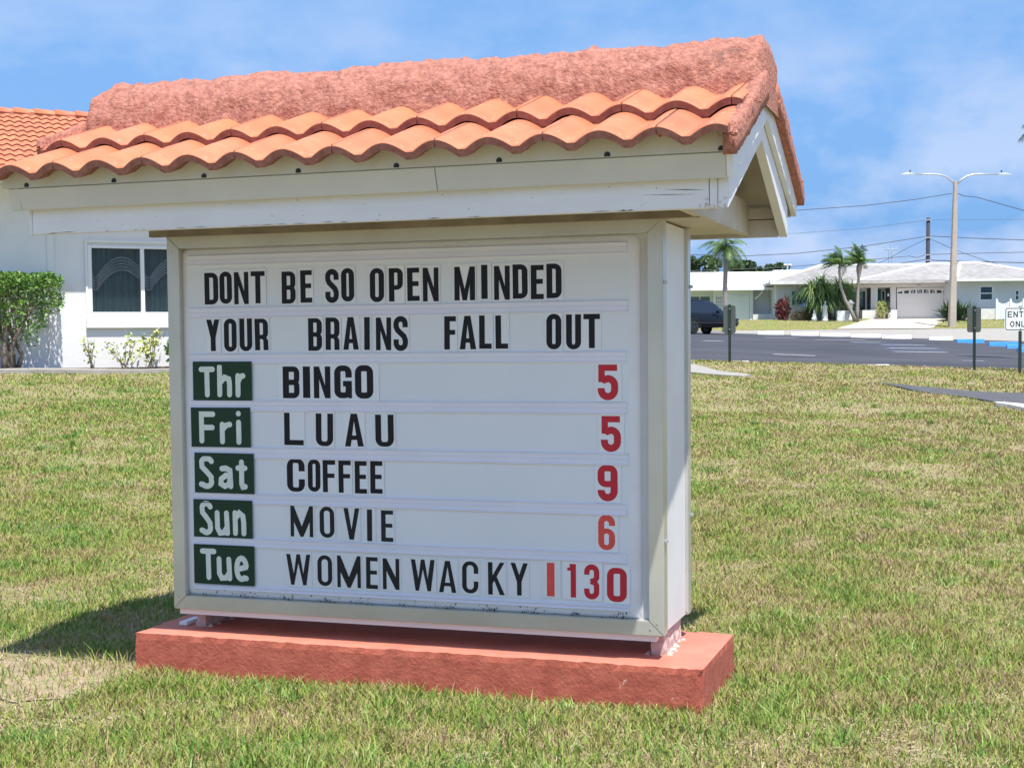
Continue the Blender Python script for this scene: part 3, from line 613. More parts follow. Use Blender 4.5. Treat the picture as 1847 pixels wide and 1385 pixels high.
    if c == '5':
        q = w/2-s/2
        return [poly((s*.1, H-t), (w*.95, H-t), (w*.95, H), (s*.1, H)), poly((s*.1, H*.50), (s, H*.50), (s, H-t), (s*.1, H-t))]+stroke([(s*.55, H*.50), (s*.7, H*.555), (w/2, H*.60)]+arc(w/2, H*.60-q, q, q, 90, 0, 8)[1:]+arc(w/2, q+t/2, q, q, 0, -180, 12)+[(s/2, H*.33)], s*.98)
    if c == '3':
        q = w/2-s/2
        return stroke([(s/2, H*.70)]+arc(w/2, H-q-t/2, q, q, 180, 0, 12)+[(w-s/2, H*.62), (w-s*.9, H*.53), (w*.42, H*.51)], s)+stroke([(w*.42, H*.51), (w-s*.9, H*.49), (w-s/2, H*.40)]+arc(w/2, q+t/2, q, q, 0, -180, 12)+[(s/2, H*.30)], s)
    if c in '69':
        q = w/2-s/2
        a = ring(0, w, 0, H*.62, s, t, r)+stroke([(s/2, H*.45), (s/2, H-q-t/2)]+arc(w/2, H-q-t/2, q, q, 180, 0, 12)+[(w-s/2, H*.70)], s)
        if c == '6': return a
        return [([(w-x, H-z) for x, z in v], f) for v, f in a]
    if c == '1': return [poly((w-s, 0), (w, 0), (w, H), (w-s, H)), poly((0, H*.80), (w-s, H*.80), (w-s, H), (w-s*1.2, H), (w*.3, H*.90), (0, H*.88))]
    return []
def hand(c, w, h, s):
    S_ = lambda *p: stroke(list(p), s, cap=True)
    e = s/2; x0, x1, z0, z1 = e, w-e, e, h-e; m_ = w/2
    if c == 'T': return S_((x0, z1), (x1, z1))+S_((m_, z1), (m_+.002, z0))
    if c == 'F': return S_((x0, z0), (x0, z1), (x1, z1))+S_((x0, h*.5), (x1-.004, h*.5))
    if c == 'h': return S_((x0, z1), (x0, z0))+S_((x0, h*.42), (m_, h*.60), (x1-.004, h*.55), (x1, h*.42), (x1, z0))
    if c == 'r': return S_((x0, z1), (x0, z0))+S_((x0, h*.62), (m_, z1-.004), (x1, z1))
    if c == 'i': return S_((m_, h*.66), (m_, z0))+S_((m_, z1), (m_+.0005, z1))
    if c == 'S': return S_(*([(x1, h*.83)]+arc(m_, h*.80, m_-e, h*.20-e, 30, 180, 8)+[(x0+.002, h*.66), (m_, h*.52), (x1-.002, h*.36)]+arc(m_, h*.22, m_-e, h*.22-e, 20, -140, 8)+[(x0-.003, h*.14)]))
    if c == 'a': return S_(*([(x0+.006, h*.86), (m_, z1), (x1-.006, z1-.010), (x1-.004, h*.6), (x1-.002, z0)]))+S_(*([(x1-.006, h*.52), (m_, h*.58), (x0+.002, h*.42), (x0, h*.22), (m_-.006, z0), (x1-.012, h*.20), (x1-.006, h*.4)]))
    if c == 't': return S_((m_, z1), (m_, h*.2), (m_+.006, z0+.002), (x1, z0+.004))+S_((x0, h*.72), (x1, h*.72))
    if c == 'u': return S_((x0, z1), (x0+.001, h*.3), (x0+.014, z0), (x1-.02, z0+.002), (x1-.006, h*.3))+S_((x1-.004, z1), (x1, z0))
    if c == 'n': return S_((x0, z1), (x0+.001, z0))+S_((x0, h*.66), (m_, z1), (x1-.004, h*.78), (x1, h*.5), (x1, z0))
    if c == 'e': return S_(*([(x0+.004, h*.47), (x1-.003, h*.56)]+arc(m_, h*.55, m_-e, h*.45-e, 10, 180, 8)+arc(m_, h*.45, m_-e, h*.45-e, 180, 300, 7)+[(x1, h*.14)]))
    return []
def print_mesh(shapes, ox, oz, y0=-.0006, th=.0004, tilt=0):
    """flat vinyl shapes with a real thickness; pieces that cross sit a hair apart"""
    mb = MB(); 
    for i, (v, f) in enumerate(shapes):
        y = y0-.00022*i; n = len(v); c, s_ = math.cos(tilt), math.sin(tilt)
        vv = [(ox+a*c-b*s_, oz+a*s_+b*c) for a, b in v]
        ar = 0
        q = f[0]; 
        for k in range(len(q)): ar += vv[q[k]][0]*vv[q[(k+1) % len(q)]][1]-vv[q[(k+1) % len(q)]][0]*vv[q[k]][1]
        mb.add([(a, y, b) for a, b in vv], f)
    return mb
def recalc_front(o):
    me = o.data
    bm = bmesh.new(); bm.from_mesh(me)
    for fc in bm.faces:
        fc.normal_update()
        if fc.normal.y > 0: fc.normal_flip()
    bm.to_mesh(me); bm.free()
ROWS=[
 ('DONT',[('D',0.1905,0.2638,1.4507,1.5996),('O',0.2714,0.3374,1.4526,1.603),('N',0.3485,0.4244,1.4492,1.599),('T',0.4371,0.5101,1.4516,1.6007)],None),
 ('BE',[('B',0.5971,0.6683,1.4475,1.5955),('E',0.6937,0.7534,1.4504,1.599)],None),
 ('SO',[('S',0.8193,0.8882,1.4481,1.6002),('O',0.901,0.9659,1.4518,1.6033)],None),
 ('OPEN',[('O',1.0429,1.113,1.4466,1.5996),('P',1.1373,1.2061,1.4475,1.5972),('E',1.2267,1.2861,1.4484,1.5969)],None),
 ('OPEN+',[('N',1.3021,1.3777,1.4449,1.5949)],None),
 ('MINDED',[('M',1.4527,1.5505,1.4466,1.5954),('I',1.5801,1.6096,1.4515,1.6008),('N',1.6396,1.7127,1.446,1.5941),('D',1.7266,1.7955,1.4497,1.5984),('E',1.8092,1.8681,1.4456,1.5938),('D',1.8811,1.9496,1.4487,1.5976)],None),
 ('YOUR',[('Y',0.197,0.2665,1.2315,1.3796),('O',0.2899,0.3573,1.2282,1.3829),('U',0.3723,0.4392,1.2302,1.3824),('R',0.4541,0.5241,1.2336,1.3805)],None),
 ('BRAINS',[('B',0.7294,0.7997,1.229,1.3785),('R',0.8177,0.8881,1.2323,1.3805),('A',0.9066,0.9842,1.2329,1.3811),('I',1.0115,1.0395,1.231,1.3799),('N',1.0695,1.1444,1.2292,1.3768),('S',1.1562,1.2271,1.2267,1.3806)],None),
 ('FALL',[('F',1.4015,1.4573,1.2296,1.3774),('A',1.4751,1.5531,1.2303,1.3782),('L',1.5672,1.6255,1.2323,1.3789),('L',1.6444,1.7023,1.2318,1.3778)],None),
 ('OUT',[('O',1.8779,1.9459,1.2274,1.3807),('U',1.9676,2.035,1.2267,1.3774),('T',2.0464,2.1199,1.2313,1.378)],None),
 ('BINGO',[('B',0.5946,0.6805,1.0104,1.1575),('I',0.6987,0.7355,1.012,1.1572),('N',0.7542,0.8388,1.011,1.1569),('G',0.8581,0.9468,1.0114,1.1611),('O',0.9623,1.0536,1.0099,1.162)],[0.569, 1.0822, 0.9982, 1.1743]),
 ('LUAU',[('L',0.5974,0.6975,0.7925,0.9429),('U',0.7601,0.8482,0.7904,0.9405),('A',0.908,1.0023,0.7909,0.9407),('U',1.0612,1.1522,0.7923,0.9376)],None),
 ('COFFEE',[('C',0.608,0.7004,0.5762,0.7297),('O',0.7158,0.7804,0.5785,0.7287),('F',0.7929,0.8569,0.5778,0.7257),('F',0.8731,0.9358,0.5772,0.7254),('E',0.9546,1.0149,0.5758,0.7242),('E',1.0318,1.0925,0.5778,0.7256)],None),
 ('MOVIE',[('M',0.6225,0.7391,0.3662,0.5103),('O',0.7738,0.8486,0.3664,0.5105),('V',0.8942,0.9739,0.362,0.507),('I',1.0124,1.0378,0.3584,0.5036),('E',1.0827,1.1423,0.359,0.5018)],[0.5969, 1.1638, 0.3402, 0.5317]),
 ('WOMEN',[('W',0.5976,0.7225,0.1397,0.2836),('O',0.7582,0.8333,0.1416,0.2845),('M',0.8591,0.978,0.1394,0.2868),('E',1.0043,1.0626,0.1396,0.2853),('N',1.0878,1.1698,0.1407,0.2822)],[0.5827, 1.1931, 0.1164, 0.3058]),
 ('WACKY',[('W',1.2283,1.3442,0.1415,0.2841),('A',1.363,1.4462,0.1403,0.2831),('C',1.4742,1.5514,0.1416,0.2855),('K',1.5984,1.6767,0.1408,0.2858),('Y',1.7039,1.7844,0.1431,0.2873)],[1.2133, 1.8024, 0.1172, 0.3049]),
 ('5thu',[('5',2.1078,2.1987,1.0092,1.1603)],None),
 ('5fri',[('5',2.1209,2.2099,0.7871,0.9396)],None),
 ('9',[('9',2.1051,2.1944,0.5739,0.7281)],None),
 ('6',[('6',2.1057,2.1808,0.36,0.5111)],None),
 ('1130',[('I',1.8721,1.9068,0.1464,0.2942),('1',1.9659,2.0051,0.1463,0.2934),('3',2.0412,2.1092,0.1432,0.2943),('0',2.1439,2.2323,0.1365,0.2849)],None),
 ('Thr',[('T',0.1539,0.2413,1.0122,1.1584),('h',0.2528,0.3318,1.0138,1.17),('r',0.3501,0.4039,1.0128,1.128)],[0.1219, 0.4363, 0.9991, 1.182]),
 ('Fri',[('F',0.1516,0.2399,0.795,0.9469),('r',0.2625,0.3299,0.792,0.8987),('i',0.3464,0.3804,0.7902,0.9498)],[0.1076, 0.4252, 0.7782, 0.9651]),
 ('Sat',[('S',0.1467,0.2261,0.578,0.7368),('a',0.2499,0.3305,0.5805,0.6921),('t',0.3418,0.4057,0.5772,0.7221)],[0.121, 0.4387, 0.5597, 0.7499]),
 ('Sun',[('S',0.1448,0.2151,0.3575,0.5214),('u',0.2258,0.3067,0.3578,0.4789),('n',0.3218,0.394,0.3593,0.4816)],[0.1109, 0.4264, 0.349, 0.5283]),
 ('Tue',[('T',0.1418,0.2306,0.1431,0.2939),('u',0.2311,0.3142,0.1425,0.2594),('e',0.3263,0.4026,0.1421,0.2675)],[0.1078, 0.4329, 0.1244, 0.3133]),
]
ORD = ['first', 'second', 'third', 'fourth', 'fifth', 'sixth', 'seventh']
rl = random.Random(21)
def card(label, cat, x0, x1, z0, z1, y, mname, group, name='letter_card', tilt=0):
    cx = (x0+x1)/2; o = MB()
    o.add([(-(x1-x0)/2, 0, z0-z0), ((x1-x0)/2, 0, 0), ((x1-x0)/2, 0, z1-z0), (-(x1-x0)/2, 0, z1-z0)]+[(-(x1-x0)/2, .0005, 0), ((x1-x0)/2, .0005, 0), ((x1-x0)/2, .0005, z1-z0), (-(x1-x0)/2, .0005, z1-z0)],
          [(0, 1, 2, 3), (7, 6, 5, 4), (0, 4, 5, 1), (1, 5, 6, 2), (2, 6, 7, 3), (3, 7, 4, 0)])
    ob = o.build(name, MT[mname], None, s2w(cx, y, z0), SYAW); ob.rotation_euler = (0, tilt, SYAW); tag(ob, label, cat, group); return ob
ROWTXT = {'DONT': 'DONT in the top row', 'BE': 'BE in the top row', 'SO': 'SO in the top row', 'OPEN': 'OPEN in the top row', 'MINDED': 'MINDED in the top row',
          'YOUR': 'YOUR in the second row', 'BRAINS': 'BRAINS in the second row', 'FALL': 'FALL in the second row', 'OUT': 'OUT in the second row',
          'LUAU': 'LUAU beside the Fri card', 'COFFEE': 'COFFEE beside the Sat card', 'MOVIE': 'MOVIE beside the Sun card', 'WOMEN': 'WOMEN beside the Tue card', 'WACKY': 'WACKY in the bottom row'}
merged = []
for w, its, c in ROWS:
    if w == 'OPEN+': merged[-1][1].extend(its)
    else: merged.append((w, list(its), c))
for w, its, cbox in merged:
    if w in ('Thr', 'Fri', 'Sat', 'Sun', 'Tue'):
        x0, x1, z0, z1 = cbox
        cd = card('dark green %s card with pale handwritten letters at the left end of its row' % w, 'day card', x0, x1, z0, z1, -.0100, 'green', 'day cards', 'day_card', tilt=rl.uniform(-.004, .008))
        cx = (x0+x1)/2
        for (ch, a, b, d, e) in its:
            o = print_mesh(hand(ch, b-a, e-d, .0262), a-cx, d-z0).build('letter', MT['daytxt'], cd); recalc_front(o)
        g = MB().box(-(x1-x0)/2+.001, (x1-x0)/2-.001, -.0026, -.0020, z1-z0-.016, z1-z0-.0125); g.build('card_crease', MT['signgreen'], cd)
        continue
    if w == 'BINGO':
        x0, x1, z0, z1 = cbox
        cd = card('wide clear card reading BINGO in bold black letters', 'word card', x0, x1, z0, z1, -.0026, 'card', 'cards on the message board', 'word_card')
        for (ch, a, b, d, e) in its:
            o = print_mesh(glyph(ch, b-a, e-d, .032 if ch != 'I' else b-a, .028), a-(x0+x1)/2, d-z0).build('letter', MT['black'], cd); recalc_front(o)
        continue
    for i, (ch, a, b, d, e) in enumerate(its):
        digit = w in ('5thu', '5fri', '9', '6', '1130')
        mg = .0055; top = e+.012; bot = d-.009
        x0, x1 = a-mg-rl.uniform(0, .003), b+mg+rl.uniform(0, .003)
        if ch in 'I1' and not (w == 'BRAINS'): x0 -= .012; x1 += .012
        if i and x0 < its[i-1][2]+.004: x0 = its[i-1][2]+.004
        cm = 'card'; bm_ = 'black'; s, t = .0265, .0225
        if w in ('BE', 'OPEN') and ch in 'EP' or (w == 'MINDED' and ch == 'M'): cm = 'card_frost'
        if w == 'MINDED' and ch == 'M': s = .031
        if w == 'LUAU': s = .029; t = .024; cm = 'card_dull' if i == 3 else 'card'
        if w == 'COFFEE': s = .031 if ch == 'C' else .025; t = .021
        if w == 'MOVIE': s = .0225; t = .0185; cm = 'card_dull'; bm_ = 'black2'
        if w == 'WOMEN': s = .0215; t = .0185; cm = 'card_dull'; bm_ = 'black2'
        if w == 'WACKY': s = .0215; t = .0185; cm = 'card_dull'; bm_ = 'black2'
        if ch == 'I': s = b-a
        if digit: bm_ = 'red'; s, t = .0315, .027; x0 -= .004; x1 += .008
        if w == '6': bm_ = 'red2'; s = .027; t = .022
        if w == '1130': s, t = (.024, .022) if ch in '31' else (.030, .026)
        if w == '1130' and ch == 'I': cm = 'card_dull'; bm_ = 'red2'; s = b-a
        if w == '5thu': lab = 'red number 5 at the right end of the BINGO row'; cat = 'number card'
        elif w == '5fri': lab = 'red number 5 at the right end of the LUAU row'; cat = 'number card'
        elif w == '9': lab = 'red number 9 at the right end of the COFFEE row'; cat = 'number card'
        elif w == '6': lab = 'bright red number 6 at the right end of the MOVIE row'; cat = 'number card'
        elif w == '1130': cat = 'number card'; lab = ['plain red upright bar on a hazy card just right of WACKY', 'red number 1 with a flag, left of the red 3 in the bottom row', 'red number 3 in the bottom row', 'wide red number 0 in the bottom right corner of the board'][i]
        else: lab = 'black letter %s on a clear card, %s letter of %s' % (ch, ORD[i], ROWTXT[w]); cat = 'letter card'
        cd = card(lab, cat, x0, x1, bot, top, -.0026-.0005*(i % 2), cm, 'changeable number cards' if digit else 'changeable letter cards', 'number_card' if digit else 'letter_card', tilt=rl.gauss(0, .004))
        sh = glyph(ch, b-a, e-d, s, t)
        o = print_mesh(sh, a-(x0+x1)/2, d-bot).build('print', MT[bm_], cd); recalc_front(o)
# ------------------------------------------------------------------ roads and paths
lotm = MB(); Lx0, Lx1 = -26., 58.
def lot_edge_near(x): return 31.05+.02*(x-4)
vs = []; n = 60
for i in range(n+1):
    x = Lx0+(Lx1-Lx0)*i/n
    for y in (lot_edge_near(x), 45, 65, 84.3): vs.append((x, y, float(lotz(x, y))+.012))
lotm.add(vs, [(i*4+k, (i+1)*4+k, (i+1)*4+k+1, i*4+k+1) for i in range(n) for k in range(3)])
tag(lotm.build('parking_lot', MT['asphalt']), kind='structure')
def lot_strip(name, x0, y0, x1, y1, w, m, off=.020, kind='structure'):
    a = Vector((x0, y0)); b = Vector((x1, y1)); d = (b-a).normalized(); nn = Vector((-d.y, d.x))*w/2
    P = [a+nn, a-nn, b-nn, b+nn]
    return tag(MB().add([(p.x, p.y, float(lotz(p.x, p.y))+off) for p in P], [(0, 1, 2, 3)]).build(name, m), kind=kind)
# access road and verge behind the lot
rd = drape('road', [(x, 84.6) for x in (-26, 0, 20, 40, 58)], [(x, 93.4) for x in (-26, 0, 20, 40, 58)], .03, MT['concrete'], 60, 0, 10); tag(rd, kind='structure')
# bay markings, from the sight lines over the flat lot
def lotpt(px, py):
    lo, hi = 31., 84.
    for _ in range(50):
        d = (lo+hi)/2; p = at(px, py, d)
        if p.z > float(lotz(p.x, d)): lo = d
        else: hi = d
    return p
for (px0, py0, px1, py1, w, mm) in ((1268, 615.5, 1303, 616, .35, 'paint_line'), (1395, 640, 1470, 643, .30, 'paint_line'), (1534, 618, 1588, 618.5, .3, 'paint_line'),
        (1590, 622.5, 1668, 623.5, .3, 'paint_line'), (1602, 628.5, 1690, 629.5, .3, 'paint_line'), (1612, 635, 1708, 636.5, .3, 'paint_line'),
        (1545, 620.5, 1640, 621.5, .22, 'blue_line'), (1585, 625.2, 1690, 626.5, .25, 'blue_line'), (1600, 631.8, 1705, 633, .25, 'blue_line'), (1470, 613.5, 1560, 614, .2, 'paint_line'), (1380, 609.5, 1440, 610, .2, 'paint_line'), (1735, 651.5, 1775, 652.5, .14, 'paint_line')):
    a = lotpt(px0, py0); b = lotpt(px1, py1); lot_strip('bay_marking', a.x, a.y, b.x, b.y, w, MT[mm])
def wheel_stop(x, y, rz, L, m, lab, grp, hgt=.18, z=None):
    g = MB(); h = .26/2
    g.prism([(-h, 0), (h, 0), (h*.62, hgt*.92), (h*.5, hgt), (-h*.5, hgt), (-h*.62, hgt*.92)], 'x', -L/2, L/2)
    o = g.build('wheel_stop', m, None, (x, y, (float(lotz(x, y)) if z is None else z)-.01), rz, bevel=.012); tag(o, lab, 'wheel stop', grp); return o
PL = ['nearest the dark car', 'second from the dark car', 'third from the dark car', 'fourth from the dark car', 'fifth from the dark car', 'last before the blue ones']
for i, (a, b, py) in enumerate(((1366, 1413, 604), (1427, 1476, 606), (1479, 1532, 607.5), (1534, 1588, 609.5), (1590, 1643, 611.5), (1675, 1718, 614))):
    p = lotpt((a+b)/2, py); D = min(p.y, 83.4); q = at((a+b)/2, py, D); L = (b-a)/FOC*D
    wheel_stop(q.x, D, -.05, L, MT['conc_white'], 'white wheel stop at the far lot edge, '+PL[i], 'white wheel stops along the far edge', .22)
for i, (a, b, py, lb) in enumerate(((1726, 1774, 619, 'blue wheel stop left of the green post, furthest left of the blue ones'), (1784, 1836, 625, 'blue wheel stop just right of the green post'), (1816, 1862, 629.5, 'blue wheel stop overlapping behind the enter only sign'), (1836, 1890, 636, 'blue wheel stop nearest us at the right edge'))):
    p = lotpt((a+b)/2, py); L = (b-a)/FOC*p.y; wheel_stop(p.x, p.y, -.12, L, MT['blue'], lb, 'blue wheel stops', .2+.02*(i < 2))
for i, (a, b, lb) in enumerate(((1284, 1352, 'white kerb stop at the near edge beside the bent sign back'), (1494, 1606, 'white kerb stop at the near edge in the middle of the lawn border'), (1806, 1880, 'white kerb stop at the near edge under the enter only sign'))):
    x0 = at(a, 650, 31.15).x; x1 = at(b, 650, 31.15).x; xc = (x0+x1)/2; wheel_stop(xc, 31.3, .0, x1-x0, MT['conc_white'], lb, 'kerb stops at the near edge', .035)
# paths across the lawn
pth = drape('footpath', [(-6, 28.6), (0, 28.2), (3.0, 27.75), (4.35, 26.5)], [(-6, 30.0), (0, 29.9), (3.8, 29.5), (4.55, 26.9)], .035, MT['concrete'], 40, .06); tag(pth, kind='structure')
def gpt(px, py):
    lo, hi = 6., 31.
    for _ in range(60):
        d = (lo+hi)/2; p = at(px, py, d)
        if p.z > float(zt(p.x, d)): lo = d
        else: hi = d
    return (p.x, p.y)
DR_up = [gpt(1560, 692), gpt(1640, 698), gpt(1700, 703), gpt(1847, 712), gpt(2100, 722)]
DR_lo = [gpt(1562, 693), gpt(1640, 705), gpt(1700, 714), gpt(1847, 734), gpt(2100, 760)]
dr = drape('cart_path', DR_up, DR_lo, .03, MT['asphalt2'], 40, .05); tag(dr, kind='structure')
CU_a = [gpt(1795, 731.5), gpt(1847, 735.5), gpt(2100, 762)]; CU_b = [gpt(1797, 733), gpt(1847, 742), gpt(2100, 775)]
cu = drape('path_kerb', CU_a, CU_b, .06, MT['conc_white'], 20, .08); tag(cu, kind='structure')

# ------------------------------------------------------------------ grass
def vnoise(x, y, seed):
    g = np.random.default_rng(seed).random((64, 64))*2-1; i = np.floor(x).astype(int); j = np.floor(y).astype(int); u = x-i; v = y-j; u = u*u*(3-2*u); v = v*v*(3-2*v)
    a = g[i % 64, j % 64]; b = g[(i+1) % 64, j % 64]; c = g[i % 64, (j+1) % 64]; d = g[(i+1) % 64, (j+1) % 64]; return a*(1-u)*(1-v)+b*u*(1-v)+c*(1-u)*v+d*u*v
def grass(N, y0, y1, hmean, seed, xr=.46):
    r = np.random.default_rng(seed); t = r.random(N); y = y0+(y1-y0)*t; x = (r.random(N)*2-1)*(xr*y+.6)
    # patchy cover: clumps
    c = vnoise(x*1.9, y*1.9, 3)+.7*vnoise(x*6, y*6, 4)
    keep = r.random(N) < .72+.22*c
    c0, s0 = math.cos(SYAW), math.sin(SYAW); dx = x-SO.x; dy = y-SO.y; sx = dx*c0+dy*s0; sy = -dx*s0+dy*c0
    keep &= ~((sx > -.160) & (sx < 2.58) & (sy > -.10) & (sy < .65))
    dirt = (sx > -1.15) & (sx < -.12) & (sy > -.9) & (sy < .15); keep &= ~(dirt & (r.random(N) < .80))
    keep &= ~((y > 26) & (x < 4.6) & (y > np.interp(x, [-6, 0, 3, 4.35, 4.6], [28.6, 28.2, 27.75, 26.5, 26.4])) & (y < np.interp(x, [-6, 0, 3.8, 4.55], [30, 29.9, 29.5, 26.9])))
    upx = np.array([p[0] for p in DR_up]); upy = np.array([p[1] for p in DR_up]); lox = np.array([p[0] for p in DR_lo]); loy = np.array([p[1] for p in DR_lo])
    keep &= ~((x > lox.min()) & (y < np.interp(x, upx, upy)) & (y > np.interp(x, lox[np.argsort(lox)], loy[np.argsort(lox)])) & (y > 18))
    wall_y = 25.16+(x+8.6)*.4877-1.0; keep &= ~((x < 0) & (y > wall_y)); keep &= y < 30.9
    x, y = x[keep], y[keep]; n = len(x); sx, sy = sx[keep], sy[keep]
    z = zt(x, y)-.004
    hh = hmean*(.55+.75*r.random(n))*(1+.28*c[keep])
    tall = r.random(n) < .03; hh = np.where(tall, hh*1.6, hh)
    w = np.maximum(.0023, .00029*y)*(.7+.7*r.random(n)); a = r.random(n)*2*np.pi; lean = (.25+.9*r.random(n)**1.3)*hh; b = r.random(n)*2*np.pi
    wx, wy = np.cos(a)*w, np.sin(a)*w; lx, ly = np.cos(b)*lean, np.sin(b)*lean
    v = np.empty((n, 5, 3)); 
    v[:, 0] = np.stack([x-wx, y-wy, z], -1); v[:, 1] = np.stack([x+wx, y+wy, z], -1)
    v[:, 2] = np.stack([x+wx*.8+lx*.35, y+wy*.8+ly*.35, z+hh*.6], -1); v[:, 3] = np.stack([x-wx*.8+lx*.35, y-wy*.8+ly*.35, z+hh*.6], -1)
    v[:, 4] = np.stack([x+lx, y+ly, z+hh*.95], -1)
    i = np.arange(n)*5
    return v.reshape(-1, 3), np.stack([i, i+1, i+2, i+3], -1), np.stack([i+3, i+2, i+4], -1)
parts = [grass(260000, 4.4, 8.2, .046, 1), grass(330000, 8.2, 13, .040, 2), grass(290000, 13, 20, .038, 3), grass(220000, 20, 31, .04, 4)]
def tufts(seed):
    r = np.random.default_rng(seed); C = 420; M = 46; cy = 4.8+19*r.random(C)**1.25; cx = (r.random(C)*2-1)*(.44*cy+.4); s = .03+.07*r.random(C); hh0 = .055+.045*r.random(C)
    x = (cx[:, None]+r.normal(size=(C, M))*s[:, None]).ravel(); y = (cy[:, None]+r.normal(size=(C, M))*s[:, None]).ravel(); hh = np.repeat(hh0, M)*(.6+.6*r.random(C*M))
    c0, s0 = math.cos(SYAW), math.sin(SYAW); dx = x-SO.x; dy = y-SO.y; sx = dx*c0+dy*s0; sy = -dx*s0+dy*c0
    upx = np.array([p[0] for p in DR_up]); upy = np.array([p[1] for p in DR_up]); lox = np.array([p[0] for p in DR_lo])
    k = ~((sx > -.19) & (sx < 2.61) & (sy > -.13) & (sy < .68)) & ~((x > 5.5) & (y > 19.5)) & (y < 24); x, y, hh = x[k], y[k], hh[k]; n = len(x)
    z = zt(x, y)-.004; w = np.maximum(.0028, .0003*y); a = r.random(n)*6.283; b = r.random(n)*6.283; lean = (.2+.8*r.random(n))*hh; wx, wy = np.cos(a)*w, np.sin(a)*w; lx, ly = np.cos(b)*lean, np.sin(b)*lean
    v = np.empty((n, 5, 3)); v[:, 0] = np.stack([x-wx, y-wy, z], -1); v[:, 1] = np.stack([x+wx, y+wy, z], -1); v[:, 2] = np.stack([x+wx*.8+lx*.3, y+wy*.8+ly*.3, z+hh*.6], -1); v[:, 3] = np.stack([x-wx*.8+lx*.3, y-wy*.8+ly*.3, z+hh*.6], -1); v[:, 4] = np.stack([x+lx, y+ly, z+hh*.95], -1)
    i = np.arange(n)*5; return v.reshape(-1, 3), np.stack([i, i+1, i+2, i+3], -1), np.stack([i+3, i+2, i+4], -1)
MT['tuft'] = mat('fresh_grass_tuft', (.09, .22, .03), (.26, .36, .07), 2, .5, island=True)
_v, _a, _b = tufts(17); tag(np_mesh('grass_tufts', _v, _a, _b, [MT['tuft']]), 'longer fresh green tufts standing out of the mown lawn', 'grass', None, 'stuff')
V_, F4, F3 = [], [], []; off = 0
for v, f4, f3 in parts: V_.append(v); F4.append(f4+off); F3.append(f3+off); off += len(v)
gr = np_mesh('grass', np.concatenate(V_), np.concatenate(F4), np.concatenate(F3), [MT['grass']]); tag(gr, 'patchy mown grass, part green and part dried straw, around the sign', 'grass', None, 'stuff')
MT['sand'] = mat('sandy_bare_soil', (.42, .33, .22), (.30, .23, .15), 9, .95, .01, 40)
def sw(sx, sy): c, s = math.cos(SYAW), math.sin(SYAW); return SO.x+sx*c-sy*s, SO.y+sx*s+sy*c
rb = random.Random(4); mbp = MB(); ctr = sw(-.62, -.42); vs = [(ctr[0], ctr[1], .012)]
for k in range(36):
    a = 2*math.pi*k/36; q = sw(-.62+.62*math.cos(a)*rb.uniform(.8, 1.1), -.42+.42*math.sin(a)*rb.uniform(.75, 1.1)); vs.append((q[0], q[1], .006))
tag(mbp.add(vs, [(0, 1+k, 1+(k+1) % 36) for k in range(36)]).build('bare_soil', MT['sand']), kind='structure')
# straw and dead thatch lying on the soil
r = np.random.default_rng(8); n = 70000; y = 4.5+12*r.random(n)**1.3; x = (r.random(n)*2-1)*(.46*y+.6)
dx = x-SO.x; dy = y-SO.y; c0, s0 = math.cos(SYAW), math.sin(SYAW); sx = dx*c0+dy*s0; sy = -dx*s0+dy*c0
k = ~((sx > -.17) & (sx < 2.59) & (sy > -.11) & (sy < .66)); x, y = x[k], y[k]; n = len(x); a = r.random(n)*6.283; L = .012+.03*r.random(n); w = .0014+.0012*r.random(n)
z = zt(x, y)+.002+.012*r.random(n); dxx, dyy = np.cos(a)*L, np.sin(a)*L; px_, py_ = -np.sin(a)*w, np.cos(a)*w; tz = (r.random(n)-.5)*.02
v = np.stack([np.stack([x-dxx+px_, y-dyy+py_, z-tz], -1), np.stack([x-dxx-px_, y-dyy-py_, z-tz], -1), np.stack([x+dxx-px_, y+dyy-py_, z+tz], -1), np.stack([x+dxx+px_, y+dyy+py_, z+tz], -1)], 1)
i = np.arange(n)*4; MT['straw'] = mat('dry_straw', (.36, .27, .15), (.52, .43, .27), 3, .8, island=True)
th = np_mesh('thatch', v.reshape(-1, 3), np.stack([i, i+1, i+2, i+3], -1), None, [MT['straw']]); tag(th, 'dry straw and thatch scattered between the grass blades', 'thatch', None, 'stuff')
# far verge and house lawns: finer grass sheet
MT['verge'] = mat('verge_grass', (.16, .22, .06), (.27, .27, .11), .35, .95, .03, 8, detail=9, stretch=(1, 2.5, 1))
vg = drape('verge', [(x, 93.5) for x in (-30, 0, 20, 40, 70)], [(x, 118) for x in (-30, 0, 20, 40, 70)], .04, MT['verge'], 60, 0, 20); tag(vg, kind='structure')
r = np.random.default_rng(5); n = 26000; y = 93.6+13*r.random(n); x = 10+34*r.random(n); z = zt(x, y)+.03; hh = .05+.06*r.random(n); w = .05
v = np.stack([np.stack([x-w, y, z], -1), np.stack([x+w, y, z], -1), np.stack([x+(r.random(n)-.5)*.1, y+.02, z+hh], -1)], 1); i = np.arange(n)*3
# (drive cut out)
dl = lambda yy: at(1600, 585, 100).x
keep = ~((x > np.interp(y, [93, 97, 106], [21.0, 22.6, 27.2])) & (x < np.interp(y, [93, 97, 106], [27.5, 29.0, 32.5])))
keep3 = np.repeat(keep, 1); ii_ = i[keep3]
tag(np_mesh('verge_grass', v.reshape(-1, 3), None, np.stack([ii_, ii_+1, ii_+2], -1), [MT['grass']]), 'short green grass on the verge in front of the houses', 'grass', None, 'stuff')
dv = drape('driveway', [(21.0, 93.2), (22.6, 97), (27.6, 105.9)], [(27.5, 93.2), (29.0, 97), (33.0, 105.9)], .075, MT['paver'], 24, .0, 6); tag(dv, kind='structure')

